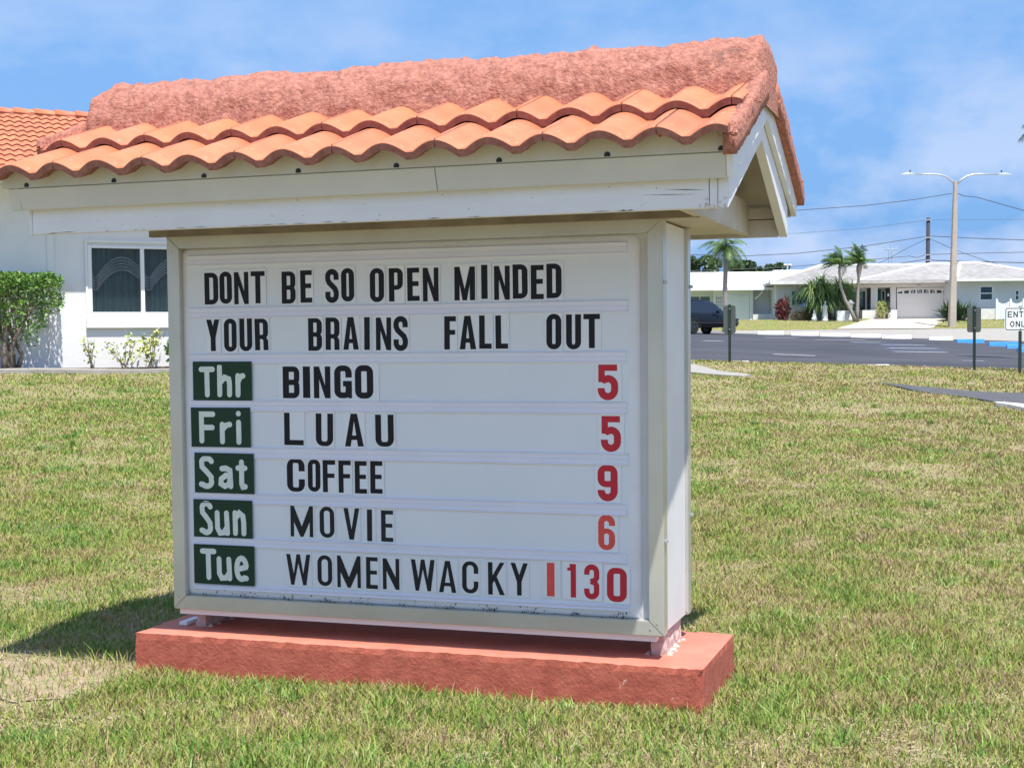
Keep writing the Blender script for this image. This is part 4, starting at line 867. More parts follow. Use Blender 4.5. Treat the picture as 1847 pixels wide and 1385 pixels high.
# ------------------------------------------------------------------ leaves helper
def leaves(pos, size, aspect=.45, seed=0, up=.35, fold=True):
    r = np.random.default_rng(seed); n = len(pos); pos = np.asarray(pos)
    d = r.normal(size=(n, 3)); d[:, 2] = np.abs(d[:, 2])*up; d /= np.linalg.norm(d, axis=1)[:, None]
    q = r.normal(size=(n, 3)); s_ = np.cross(d, q); s_ /= np.linalg.norm(s_, axis=1)[:, None]
    L = (size*(.6+.8*r.random(n)))[:, None]; W = L*aspect
    v = np.stack([pos-d*L/2, pos+s_*W/2, pos+d*L/2, pos-s_*W/2], 1); i = np.arange(n)*4
    return v.reshape(-1, 3), np.stack([i, i+1, i+2, i+3], -1)
def leaf_obj(name, pos, size, m, parent, aspect=.45, seed=0, up=.35):
    v, f = leaves(pos, size, aspect, seed, up); return np_mesh(name, v, f, None, [m], parent)

# ------------------------------------------------------------------ building on the left
BY = math.radians(24.0)
# local frame: origin on the wall foot, +x along the wall to the right, +y into the building
BO = Vector((-7.5, 25.65, 1.17))
bld = thing('clubhouse', 'long white stucco building with an orange tile roof behind the hedge on the left', 'building', BO, BY)
bl = lambda x, y, z: (x, y, z)
# wall with a window opening: pieces butted round it
wx0, wx1, wz0, wz1 = .44, 2.66, .80, 2.20
def b_px(px, py, ylocal=0.):
    """building-local x,z of a sight line on the plane y = ylocal"""
    c, s = math.cos(BY), math.sin(BY); a = at(px, py, 10); dx, dy = a.x, a.y
    lx = dx*c+dy*s; ly = -dx*s+dy*c; ox = (-BO.x)*c+(-BO.y)*s; oy = BO.x*s-BO.y*c
    t = (ylocal-oy)/ly; return ox+lx*t, EYE+(a.z-EYE)*t-BO.z
wx0, wz1 = b_px(157, 443)[0], b_px(160, 443)[1]; wz0 = b_px(160, 572)[1]; wx1 = wx0+2.05
xl, xr_ = -9.0, 7.2; topz = 3.27
wall = MB()
wall.box(xl, wx0, 0, .2, -.3, topz).box(wx1, xr_, 0, .2, -.3, topz).box(wx0, wx1, 0, .2, -.3, wz0).box(wx0, wx1, 0, .2, wz1, topz)
wall.box(xr_-.2, xr_, .2, 6.3, -.3, topz).box(xl, xl+.2, .2, 6.3, -.3, topz).box(xl, xr_, 6.3, 6.5, -.3, topz)
wo = wall.build('wall', MT['stucco'], bld)
jx0, jx1 = b_px(84, 480)[0], b_px(98, 480)[0]
MB().box(jx0, jx1, -.05, -.001, -.2, topz-.02).build('downpipe', MT['stucco'], bld, bevel=.012)
MB().box(jx0-2.4, jx0, -.025, -.0005, -.2, topz-.02).build('wall_panel', MT['stucco'], bld)
# window: frame, mullion, panes, sill, curtain
wf = MB(); fw_ = .07
wf.box(wx0, wx1, -.03, .10, wz0, wz0+fw_*1.3).box(wx0, wx1, -.03, .10, wz1-fw_*.6, wz1).box(wx0, wx0+fw_, -.03, .10, wz0+fw_*1.3, wz1-fw_*.6).box(wx1-fw_, wx1, -.03, .10, wz0+fw_*1.3, wz1-fw_*.6)
mxx = b_px(257, 500)[0]; wf.box(mxx-.035, mxx+.035, -.02, .09, wz0+fw_*1.3, wz1-fw_*.6)
win = wf.build('window', MT['vinyl'], bld, bevel=.004)
for a, b in ((wx0+fw_, mxx-.035), (mxx+.035, wx1-fw_)): MB().box(a, b, .03, .036, wz0+fw_*1.3, wz1-fw_*.6).build('pane', mat('pane_glass', (.04, .06, .065), rough=.03, spec=.7, alpha=.22), win)
g = MB(); vs = []; nc = 90
for i in range(nc+1):
    x = wx0+.02+(wx1-wx0-.04)*i/nc; yy = .16+.022*math.sin(i*1.35)+.01*math.sin(i*3.1); vs += [(x, yy, wz0), (x, yy, wz1)]
g.add(vs, [(2*i, 2*i+2, 2*i+3, 2*i+1) for i in range(nc)]); g.build('curtain', MT['curtain'], win, smooth=True)
MT['swag'] = mat('pale_valance', (.36, .40, .43), (.26, .30, .33), 12, .9)
for s in range(5):   # scalloped valance folds behind the glass
    g = MB(); pts = []
    for i in range(41):
        x = wx0+.03+(wx1-wx0-.06)*i/40; ph = (x-wx0-.10)/.95; z = wz1-.62+.42*abs(math.sin(math.pi*(ph-.05)))**.8-.055*s; pts.append((x, .115-.004*s, z))
    g.tube(pts, .017, 5); g.build('valance_fold', MT['swag'], win)
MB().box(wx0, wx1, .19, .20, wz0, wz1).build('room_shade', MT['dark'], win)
sx0, sx1 = wx0-.05, wx1+.05
MB().box(sx0, sx1, -.075, -.001, wz0-.20, wz0-.003).build('sill', MT['stucco'], win, bevel=.006)
g = MB().box(wx0-.045, wx0-.004, -.045, -.001, wz0, wz1+.05).box(wx0-.045, wx1+.045, -.045, -.001, wz1+.052, wz1+.10); g.build('window_surround', MT['stucco'], win)
# soffit, fascia and roof
OV = .80; EZ = topz; MB().box(xl-.5, xr_+.5, -OV, .0, EZ-.004, EZ+.05).build('soffit', MT['stucco'], bld)
MB().box(xl-.5, xr_+.5, -OV-.03, -OV, EZ-.02, EZ+.17).build('fascia', MT['vinyl'], bld)
PB = .42; RD = 2.85
def bz(y): return EZ+.10+PB*(y+OV)
rp = MB(); rp.prism([(-OV-.05, bz(-OV-.05)-.05), (RD, bz(RD)-.05), (RD, bz(RD)), (-OV-.05, bz(-OV-.05))], 'x', xl-.5, xr_+.5)
rp.prism([(RD, bz(RD)-.05), (2*RD+OV, bz(-OV)-.05), (2*RD+OV, bz(-OV)), (RD, bz(RD))], 'x', xl-.5, xr_+.5); broof = rp.build('roof', MT['tile_raw'], bld)
rp2 = MB(); rp2.prism([(.0, topz+.0), (RD, bz(RD)-.06), (6.3, topz+.0)], 'x', xr_-.2, xr_-.01); rp2.build('gable_wall', MT['stucco'], bld)
bt = tile_mesh('roof_tile', 0, 2, 8); SC = .80; BA = math.atan(PB); Rb = Matrix(((1, 0, 0), (0, math.cos(BA), -math.sin(BA)), (0, math.sin(BA), math.cos(BA))))
vx0 = b_px(-60, 250, 3.)[0]; vx1 = b_px(300, 250, 3.)[0]; ex = .335*math.cos(BA)
nrow = int((RD+OV)/ex)+1; cv, cf, cm_ = [], [], []; cnt = 0; base_v = [tuple(v.co) for v in bt.vertices]; base_f = [tuple(p.vertices) for p in bt.polygons]; base_m = [p.material_index for p in bt.polygons]
for rr0 in range(nrow):
    y = -OV-.06+rr0*ex; x = xl-.5+(0 if rr0 % 2 else -.176)
    while x < xr_+.2:
        M = Matrix.Translation((x, y, bz(y)+.0)) @ Rb.to_4x4() @ Matrix.Scale(SC, 4) @ Matrix.Rotation(random.uniform(-.01, .01), 4, 'Z')
        if vx0 < x < vx1 and rr0 > 5 and cnt < 260:
            o = bpy.data.objects.new('roof_tile', bt); col.objects.link(o); o.parent = broof; o.matrix_local = M; cnt += 1
        elif rr0 > 3 or True:
            b_ = len(cv); cv += [tuple(M @ Vector(v)) for v in base_v]; cf += [tuple(i+b_ for i in f) for f in base_f]; cm_ += base_m
        x += TW*SC
me = bpy.data.meshes.new('roof_tiles'); me.from_pydata(cv, [], cf); me.materials.append(MT['tile']); me.materials.append(MT['tile_raw']); me.polygons.foreach_set('material_index', cm_); me.polygons.foreach_set('use_smooth', [q == 0 for q in cm_])
o = bpy.data.objects.new('roof_tiles', me); col.objects.link(o); o.parent = broof; tag(o, kind='stuff')
g0 = MB(); nn = 9
vs = []; L = .42
for s, rad in ((0, .135), (L, .105)):
    for k in range(nn+1): a = math.pi*k/nn; vs.append((s, rad*math.cos(a), rad*math.sin(a)*.85))
for s, rad in ((0, .112), (L, .085)):
    for k in range(nn+1): a = math.pi*k/nn; vs.append((s, rad*math.cos(a), rad*math.sin(a)*.85))
K = nn+1; fs = [(k, k+1, K+k+1, K+k) for k in range(nn)]+[(2*K+k, 2*K+k+1, 3*K+k+1, 3*K+k) for k in range(nn)]+[(k, k+1, 2*K+k+1, 2*K+k) for k in range(nn)]
capo = g0.add(vs, fs).build('ridge_tile', MT['tile'], broof, smooth=True); capm = capo.data
capo.location = (vx0-3, RD, bz(RD)+.06); capo.rotation_euler = (0, .035, 0)
x = vx0-3+.385
while x < vx1+1.5:
    o = bpy.data.objects.new('ridge_tile', capm); col.objects.link(o); o.parent = broof; o.location = (x, RD+random.uniform(-.01, .01), bz(RD)+.06); o.rotation_euler = (0, .035, random.uniform(-.01, .01)); x += .385
MB().box(xl-.5, xr_+.5, RD-.11, RD+.11, bz(RD)-.06, bz(RD)+.075).build('ridge_bedding', MT['mortar'], broof)
# strip footing and mulch bed at the wall
gg = MB(); sgx = [xl+i*.5 for i in range(int((xr_-xl)/.5)+1)]
def bw(x, y):
    c, s = math.cos(BY), math.sin(BY); return BO.x+x*c-y*s, BO.y+x*s+y*c
def bstrip(name, ya, yb, off, m, thick):
    L_ = [bw(x, ya) for x in (xl, -4, 0, 3, xr_)]; R__ = [bw(x, yb) for x in (xl, -4, 0, 3, xr_)]
    return drape(name, L_, R__, off, m, 50, thick, 3)
tag(bstrip('mulch_bed', -.62, .05, .03, MT['mulch'], .05), kind='structure')
tag(bstrip('garden_kerb', -.86, -.63, .07, MT['concrete'], .12), kind='structure')

# hedge
def hedge():
    p = b_px(20, 665, -.45); hx = p[0]; t = thing('clipped_hedge', 'tall clipped dark green hedge with bare stems against the white wall at the left edge', 'hedge', Vector((*bw(hx, -.45), 1.17)), BY)
    r = np.random.default_rng(4); n = 14000; pos = []
    top = b_px(50, 492, -.5)[1]; rx = b_px(112, 500, -.5)[0]-hx; lx = -2.6
    while len(pos) < n:
        q = r.random((20000, 3)); x = lx+(rx-lx)*q[:, 0]; z = .35+(top-.35)*q[:, 2]; y = -.42+.84*q[:, 1]
        lim = np.interp(z, [.35, .75, 1.15, top-.7, top-.1, top], [rx*.32, rx*.62, rx*.84, rx*1.0, rx*.98, rx*.93])
        lim = lim+.06*np.sin(z*17)+.05*np.sin(y*11+z*9)
        shell = np.maximum.reduce([np.abs(y)/.42, (z-.35)/(top-.35), x/np.maximum(lim, .1)])
        dens = np.sin(x*9+1.3)*np.sin(z*8.2)*np.sin(y*7+x*3)
        keep = (x < lim) & (q[:, 0] > -1) & (r.random(len(x)) < .25+.75*np.clip(shell, 0, 1)**3) & (dens < .26-.42*(1-z/top)) & (r.random(len(x)) < np.interp(z, [.35, 1.0, top], [.25, .45, 1.0]))
        pos += list(np.stack([x, y, z], -1)[keep])
    leaf_obj('foliage', np.array(pos[:n]), .062, MT['leaf_a'], t, .5, 3, .8)
    rr2 = random.Random(2); 
    for k in range(7):
        g = MB(); x0 = rr2.uniform(-.35, .25) if k < 5 else rr2.uniform(-1.8, -.8); p0 = Vector((x0*.4, rr2.uniform(-.1, .1), -.05)); pts = [p0]
        for j in range(5): pts.append(pts[-1]+Vector((rr2.uniform(-.12, .2)*(1 if k % 2 else -1), rr2.uniform(-.06, .06), .32)))
        g.tube(pts, [.05, .04, .032, .024, .016, .009], 7)
        for j in (2, 3): g.tube([pts[j], pts[j]+Vector((rr2.uniform(-.3, .3), rr2.uniform(-.2, .2), .35)), pts[j]+Vector((rr2.uniform(-.5, .5), rr2.uniform(-.3, .3), .7))], [.018, .012, .006], 5)
        g.build('stem', MT['bark'], t, smooth=True)
hedge()
def sparse_shrub(px, w, h, label, seed, nl=170, m='leaf_yel', pyb=662):
    x, _ = b_px(px, pyb, -.35); wx, wy = bw(x, -.35); t = thing('sparse_shrub', label, 'shrub', (wx, wy, gz(wx, wy)+.02), BY, 'thin shrubs in the wall bed')
    r = random.Random(seed); pos = []
    for k in range(7):
        g = MB(); a = r.uniform(-1, 1); p = Vector((r.uniform(-.05, .05), r.uniform(-.05, .05), -.02)); pts = [p]
        hh = h*r.uniform(.6, 1)
        for j in range(5):
            pts.append(p+Vector((a*w*.5*((j+1)/5)**1.2+r.uniform(-.02, .02), r.uniform(-.1, .1)*(j+1)/5, hh*(j+1)/5)))
            if j > 0:
                c = nl//20 if j < 3 else nl//9
                for _ in range(c): pos.append(pts[-1]+Vector((r.gauss(0, .05), r.gauss(0, .05), r.gauss(0, .045))))
        g.tube(pts, [.009, .008, .006, .005, .004, .003], 5); g.build('stem', MT['bark'], t)
    leaf_obj('foliage', np.array(pos), .085, MT[m], t, .5, seed, .8)
sparse_shrub(168, .50, .58, 'thin leggy shrub with a few pale leaves, nearest the hedge in the wall bed', 1, 32)
sparse_shrub(226, .62, .66, 'yellow green shrub under the window, middle of the wall bed', 2, 60)
sparse_shrub(272, .50, .72, 'fuller yellow leafed shrub beside the sign post in the wall bed', 3, 95)
sparse_shrub(312, .30, .62, 'dark leafed sprig just peeping out behind the sign frame', 5, 70, 'leaf_a')
# ------------------------------------------------------------------ short post signs
def rrect(w, h, r, n=4):
    out = []
    for cx, cz, a0 in ((w/2-r, r-h/2, -90), (w/2-r, h/2-r, 0), (r-w/2, h/2-r, 90), (r-w/2, r-h/2, 180)):
        for k in range(n+1):
            a = math.radians(a0+90*k/n); out.append((cx+r*math.cos(a), cz+r*math.sin(a)))
    return out
def back_sign(px, pyb, d, ytop, w, h, rz, lab, ph):
    p = at(px, pyb, d); z0 = gz(p.x, d); t = thing('sign_post', lab, 'sign', (p.x, d, z0), rz, 'small traffic signs seen from behind')
    zt_ = at(px, ytop, d).z-z0
    g = MB(); g.box(-.028, .028, -.018, -.012, -.1, zt_+.02).box(-.030, -.016, -.030, -.0125, -.1, zt_+.02).box(.016, .030, -.030, -.0125, -.1, zt_+.02); g.build('post', MT['signgreen'], t)
    o = MB().prism([(x, z+zt_-h/2) for x, z in rrect(w, h, .05)], 'y', -.008, -.004).build('sign_plate', MT['signback'], t)
    for z in (zt_-.07, zt_-h+.09): MB().box(-.01, .01, -.042, -.0305, z-.01, z+.01).build('bolt', MT['galv'], t)
back_sign(1316, 656, 30.4, 551, .26, .60, -.10, 'grey back of a small traffic sign on a short post before the dark car', 0)
back_sign(1756, 671, 29.9, 554, .33, .53, .25, 'grey back of a small traffic sign on a short post beside the blue wheel stops', 0)
# enter only sign
p = at(1840, 674, 29.6); z0 = gz(p.x, 29.6); es = thing('enter_only_sign', 'white enter only sign with a black rim on a green post at the right edge', 'sign', (p.x, 29.6, z0), 0)
za = at(1842, 554, 29.6).z-z0; zb = at(1842, 597, 29.6).z-z0; sw, sh = .70, za-zb; cz_ = (za+zb)/2; cx_ = at(1812, 575, 29.6).x-p.x+sw/2
for xx in (-.02, .02): pass
MB().box(-.03, .03, .006, .012, -.1, za+.02).box(-.032, -.018, .0125, .03, -.1, za+.02).box(.018, .032, .0125, .03, -.1, za+.02).build('post', MT['signgreen'], es)
MB().prism([(x+cx_, z+cz_) for x, z in rrect(sw, sh, .05)], 'y', 0, .004).build('sign_plate', MT['signface'], es)
ro = rrect(sw-.035, sh-.035, .04); ri = rrect(sw-.065, sh-.065, .027); n = len(ro)
v, f = band([(x+cx_, z+cz_) for x, z in ro], [(x+cx_, z+cz_) for x, z in ri], True); o = MB().add([(a, -.0015, b) for a, b in v], f).build('border', MT['black'], es); recalc_front(o)
def thin(c, w, h, s):
    if c == 'R': return stroke([(s/2, 0), (s/2, h-s/2), (w*.6, h-s/2), (w-s/2, h*.84), (w-s/2, h*.64), (w*.6, h*.47), (s/2, h*.47)], s)+stroke([(w*.5, h*.47), (w-s/2, 0)], s)
    if c == 'E': return stroke([(w, h-s/2), (s/2, h-s/2), (s/2, s/2), (w, s/2)], s)+stroke([(s/2, h*.5), (w*.9, h*.5)], s)
    if c == 'N': return stroke([(s/2, 0), (s/2, h)], s)+stroke([(w-s/2, 0), (w-s/2, h)], s)+stroke([(s/2, h-s*.3), (w-s/2, s*.3)], s)
    if c == 'T': return stroke([(w/2, 0), (w/2, h)], s)+stroke([(0, h-s/2), (w, h-s/2)], s)
    if c == 'O': return [band(arc(w/2, h/2, w/2, h/2, 0, 360, 22)[:-1], arc(w/2, h/2, w/2-s, h/2-s, 0, 360, 22)[:-1], True)]
    if c == 'L': return stroke([(s/2, h), (s/2, s/2), (w, s/2)], s)
    if c == 'Y': return stroke([(w/2, 0), (w/2, h*.45)], s)+stroke([(0, h), (w/2, h*.42), (w, h)], s)
for word, zz, x0 in (('ENTER', cz_+.035, cx_-.285), ('ONLY', cz_-.165, cx_-.235)):
    for i, c in enumerate(word):
        o = print_mesh(thin(c, .092, .125, .020), x0+i*.118, zz, -.0012).build('letter', MT['black'], es); recalc_front(o)
MB().box(-.012, .012, -.012, -.0005, za-.05, za-.03).build('bolt', MT['dark'], es); MB().box(-.012, .012, -.012, -.0005, zb+.03, zb+.05).build('bolt', MT['dark'], es)

# ------------------------------------------------------------------ dark car
def car():
    D = 76.; p = at(1252, 603, D); z0 = float(lotz(p.x, D)); A = math.radians(39)
    # local: origin under the rear axle on the near side, +x forward, +y to the left (far side)
    t = thing('parked_car', 'dark blue black sport utility car parked nose away beside the green sign post', 'car', (p.x, D, z0+.012), A)
    Wd = 1.92; yc = Wd/2; WB = 2.9
    # (x, z bottom, z belt, half width low, half width belt)
    st = [(-1.02, .55, .86, .78, .80), (-.98, .42, 1.02, .86, .84), (-.6, .40, 1.14, .94, .92), (0, .38, 1.16, .96, .93), (.8, .34, 1.15, .96, .93), (1.6, .34, 1.13, .96, .92), (2.2, .36, 1.12, .96, .90), (2.9, .40, 1.08, .96, .86), (3.4, .42, .98, .92, .80), (3.68, .46, .86, .84, .72), (3.76, .55, .72, .74, .66)]
    vs = []; K = 12
    for x, zb, zbe, wl_, wb in st:
        zm = zb+(zbe-zb)*.55
        half = [(wl_*.90, zb), (wl_, zb+.10), (wl_*1.0, zm), (wb*.985, zbe-.06), (wb*.93, zbe), (wb*.45, zbe+.03)]
        vs += [(x, yc-a, z) for a, z in half]+[(x, yc+a, z) for a, z in reversed(half)]
    n = len(st); fs = [(i*K+k, i*K+(k+1) % K, (i+1)*K+(k+1) % K, (i+1)*K+k) for i in range(n-1) for k in range(K)]+[tuple(range(K)), tuple((n-1)*K+k for k in range(K))]
    body = MB().add(vs, fs).build('body', MT['car'], t, smooth=True)
    rs = [(-.93, 1.05, .80, 1.05, .80), (-.72, 1.10, .84, 1.60, .66), (-.35, 1.12, .86, 1.84, .64), (.4, 1.12, .87, 1.90, .66), (1.2, 1.11, .86, 1.86, .65), (1.9, 1.10, .85, 1.74, .64), (2.75, 1.06, .82, 1.10, .76)]
    vs = []; K = 6
    for x, z1, w1, z2, w2 in rs: vs += [(x, yc-w1, z1), (x, yc-w2-.02, z1+(z2-z1)*.88), (x, yc-w2*.86, z2), (x, yc+w2*.86, z2), (x, yc+w2+.02, z1+(z2-z1)*.88), (x, yc+w1, z1)]
    n = len(rs); fs = [(i*K+k, i*K+k+1, (i+1)*K+k+1, (i+1)*K+k) for i in range(n-1) for k in range(K-1)]
    mi = []; 
    for i in range(n-1):
        for k in range(K-1): mi.append(1 if k in (0, 4) or i in (0, n-2, n-3) and k in (1, 2, 3) and i != n-3 else 0)
    g = MB().add(vs, fs); g.mi = mi; g.build('cabin', [MT['car'], MT['carglass']], t, smooth=False)
    for s in (0, 1):
        yy = yc-.70 if s == 0 else yc+.70
        MB().tube([(-.3, yy, 1.93), (0, yy, 1.955), (1.1, yy, 1.93), (1.35, yy, 1.87)], .018, 6).build('roof_rail', MT['rim'], t)
        MB().box(1.72, 1.95, (yc-1.08) if s == 0 else (yc+.92), (yc-.92) if s == 0 else (yc+1.08), 1.12, 1.27).build('mirror', MT['car'], t, bevel=.03)
        MB().box(-.6, 3.3, (yc-.975) if s == 0 else (yc+.958), (yc-.958) if s == 0 else (yc+.975), .60, .64).build('door_trim', MT['rim'], t)
        MB().box(3.50, 3.72, (yc-.80) if s == 0 else (yc+.45), (yc-.45) if s == 0 else (yc+.80), .74, .86).build('headlight', MT['glass'], t)
        MB().box(-1.035, -.99, (yc-.80) if s == 0 else (yc+.50), (yc-.50) if s == 0 else (yc+.80), .84, 1.0).build('tail_light', MT['red'], t)
        for xx in (0., WB):
            y0 = yc-.965 if s == 0 else yc+.965; sg = 1 if s == 0 else -1
            g = MB(); nn = 26
            ar = MB(); c = [(xx+.44*math.cos(math.pi*k/14), .38+.44*math.sin(math.pi*k/14)) for k in range(15)]; c2 = [(xx+.50*math.cos(math.pi*k/14), .38+.50*math.sin(math.pi*k/14)) for k in range(15)]
            v, f = band(c2, c, False); ar.add([(a, y0-sg*.012, b) for a, b in v], f).build('wheel_arch', MT['tyre'], t)
            prof_ = [(0, .0), (.18, 0), (.27, .0), (.29, .02), (.36, .015), (.385, .05), (.385, .20), (.36, .23), (0, .23)]
            vs = []; 
            for k in range(nn):
                a = 2*math.pi*k/nn
                for r_, dy in prof_[1:-1]: vs.append((xx+r_*math.cos(a), y0+sg*(dy-.02), .385+r_*math.sin(a)))
            K2 = len(prof_)-2; fs = [(k*K2+j, ((k+1) % nn)*K2+j, ((k+1) % nn)*K2+j+1, k*K2+j+1) for k in range(nn) for j in range(K2-1)]
            wh = g.add(vs, fs).build('wheel', MT['tyre'], t)
            rm = MB(); rm.prism([(xx+.07*math.cos(a*.785), .385+.07*math.sin(a*.785)) for a in range(8)], 'y', y0-sg*.022, y0+sg*.01)
            for q in range(5):
                a = q*2*math.pi/5+.3; ca, sa = math.cos(a), math.sin(a); P_ = [(xx+ca*.05-sa*.05, .385+sa*.05+ca*.05), (xx+ca*.27-sa*.035, .385+sa*.27+ca*.035), (xx+ca*.27+sa*.035, .385+sa*.27-ca*.035), (xx+ca*.05+sa*.05, .385+sa*.05-ca*.05)]
                rm.prism(P_, 'y', y0-sg*.021, y0+sg*.008)
            o_, i_ = [(xx+.285*math.cos(a*math.pi/12), .385+.285*math.sin(a*math.pi/12)) for a in range(24)], [(xx+.25*math.cos(a*math.pi/12), .385+.25*math.sin(a*math.pi/12)) for a in range(24)]
            v, f = band(o_, i_, True); rm.add([(a, y0-sg*.0225, b) for a, b in v], f); rm.build('rim', MT['rim'], wh)
            MB().prism([(xx+.26*math.cos(a*math.pi/10), .385+.26*math.sin(a*math.pi/10)) for a in range(20)], 'y', y0+sg*.06, y0+sg*.08).build('brake_disc', MT['dark'], wh)
car()

# ------------------------------------------------------------------ houses
GH = 3.09
def hx(px, d, py=560): return at(px, py, d).x
def hzp(py, px, d): return at(px, py, d).z
def far_window(parent, x0, x1, z0, z1, y, frame='vinyl', glass='glass', cols=1, rows=1, fw=.07):
    g = MB(); g.box(x0, x1, y-.05, y-.002, z0, z0+fw).box(x0, x1, y-.05, y-.002, z1-fw, z1).box(x0, x0+fw, y-.05, y-.002, z0+fw, z1-fw).box(x1-fw, x1, y-.05, y-.002, z0+fw, z1-fw)
    for c in range(1, cols): xc = x0+(x1-x0)*c/cols; g.box(xc-.03, xc+.03, y-.045, y-.003, z0+fw, z1-fw)
    for c in range(1, rows): zc = z0+(z1-z0)*c/rows; g.box(x0+fw, x1-fw, y-.044, y-.004, zc-.03, zc+.03)
    w = g.build('window', MT[frame], parent)
    for c in range(cols):
        for r0 in range(rows):
            MB().box(x0+(x1-x0)*c/cols+.035+(fw-.035)*(c == 0), x0+(x1-x0)*(c+1)/cols-.035-(fw-.035)*(c == cols-1), y-.022, y-.016, z0+(z1-z0)*r0/rows+.035+(fw-.035)*(r0 == 0), z0+(z1-z0)*(r0+1)/rows-.035-(fw-.035)*(r0 == rows-1)).build('pane', MT[glass], w)
    return w
def hip_roof(parent, x0, x1, y0, y1, ze, zr_, rx0, rx1, m, name='roof', th=.18, courses=0, yr=None):
    yr = (y0+y1)/2 if yr is None else yr
    vs = [(x0, y0, ze), (x1, y0, ze), (x1, y1, ze), (x0, y1, ze), (rx0, yr, zr_), (rx1, yr, zr_)]
    vs += [(a, b, c-th) for a, b, c in vs[:4]]
    g = MB().add(vs, [(0, 1, 5, 4), (1, 2, 5), (2, 3, 4, 5), (3, 0, 4), (0, 6, 7, 1), (1, 7, 8, 2), (2, 8, 9, 3), (3, 9, 6, 0), (6, 9, 8, 7)])
    rf = g.build(name, m, parent)
    if courses:   # stepped tile courses on the front and side slopes
        c = MB()
        for k in range(courses):
            t0, t1 = k/courses, (k+.96)/courses; h = .05
            def L(t, e): 
                a = Vector(vs[0]).lerp(Vector(vs[4]), t); b = Vector(vs[1]).lerp(Vector(vs[5]), t); return a+Vector((0, -e*.2, e)), b+Vector((0, -e*.2, e))
            a0, b0 = L(t0, h); a1, b1 = L(t1, .012); c.add([tuple(a0), tuple(b0), tuple(b1), tuple(a1), (a0.x, a0.y+.01, a0.z-h), (b0.x, b0.y+.01, b0.z-h)], [(0, 1, 2, 3), (4, 5, 1, 0)])
        tag(c.build('tile_courses', m, rf), kind='stuff')
    cap = MB()
    for a, b in ((0, 4), (1, 5), (4, 5)):
        cap.tube([Vector(vs[a])+Vector((0, 0, .05)), Vector(vs[b])+Vector((0, 0, .05))], .13, 6)
    cap.build('ridge_cap', MT['roof_white'], rf); return rf
# --- house A, the bright white one on the left
DA = 108.
hA = thing('house', 'low white house with a blinding white roof behind the dark car and the tall palm', 'house', (hx(1320, DA), DA, GH))
def A(px, d=DA): return hx(px, d)-hA.location.x
def ZA(py, px=1320, d=DA): return hzp(py, px, d)-GH
w = MB(); xs0 = A(1100); zt_e = ZA(524)
x_a, x_b, x_c, x_d = A(1287), A(1352), A(1358), A(1400)
w.box(xs0, x_a-.0, 0.6, .8, -.2, zt_e).box(x_a, A(1291), 0, .2, -.2, zt_e).box(A(1291), x_b, 0, .2, ZA(533, 1320), zt_e).box(x_b, x_c, -.1, .2, -.2, zt_e).box(x_c, x_d+.1, .9, 1.1, -.2, zt_e+.05).box(x_a, x_a+.2, .2, .6, -.2, zt_e)
w.box(x_d-.1, x_d+.1, 1.1, 9, -.2, zt_e).box(xs0, xs0+.2, .8, 9, -.2, zt_e)
w.build('wall', MT['wall_far'], hA)
gd = MB().box(A(1310), x_b-.02, .06, .10, -.02, ZA(534)-.004).build('garage_door', MT['door_far'], hA)
for k in range(1, 4): MB().box(A(1310), x_b-.03, .05, .0595, ZA(534)*k/4-.012, ZA(534)*k/4+.012).build('panel_seam', MT['wall_far'], gd)
# pierced block screen
bs_ = MB(); bx0, bx1 = A(1291), A(1310); nb, nr = 5, 7; zz0, zz1 = 0.0, ZA(534)-.02
for i in range(nb+1): x = bx0+(bx1-bx0)*i/nb; bs_.box(x-.035, x+.035, .04, .14, zz0, zz1)
for j in range(nr+1): z = zz0+(zz1-zz0)*j/nr; bs_.box(bx0, bx1, .041, .139, z-.035, z+.035)
bs_.box(bx0, bx1, .2, .22, zz0, zz1); bs_.build('block_screen', MT['wall_far'], hA)
MB().box(A(1357)+.02, A(1397), -.25, -.05, -.15, ZA(567, 1375)).build('low_wall', MT['conc_white'], hA)
MB().tube([(A(1361), -.1, ZA(540)), (A(1366), -.12, ZA(536)), (A(1373), -.15, ZA(529)), (A(1374), -.15, ZA(526))], .06, 6).build('downpipe', MT['vinyl'], hA)
far_window(hA, A(1244), A(1284), ZA(560, 1260), ZA(533, 1260), .598, glass='curtain', cols=2)
hip_roof(hA, A(1075), A(1402), -.9, 13, ZA(522, 1320)+.12, ZA(494, 1370, 114), A(1262, 114)-1.2, A(1440, 114)+.8, MT['roof_white'])
hip_roof(hA, A(1380)+.5, A(1500), 4, 14, ZA(514, 1440), ZA(489.5, 1450, 116), A(1400, 116), A(1482, 116), MT['roof_white'], 'roof')
MB().box(A(1075), A(1400)+.1, -.98, -.905, ZA(523)-.07, ZA(523)+.12).build('gutter', MT['vinyl'], hA)
MB().tube([(A(1462), 9, ZA(492, 1462, 115)-.5), (A(1462), 9, ZA(472, 1462, 115))], .07, 6).build('vent_pipe', MT['galv'], hA)
MB().tube([(A(1462)-.3, 9, ZA(475, 1462, 115)), (A(1462)+.3, 9, ZA(475, 1462, 115))], .03, 5).build('aerial', MT['galv'], hA)
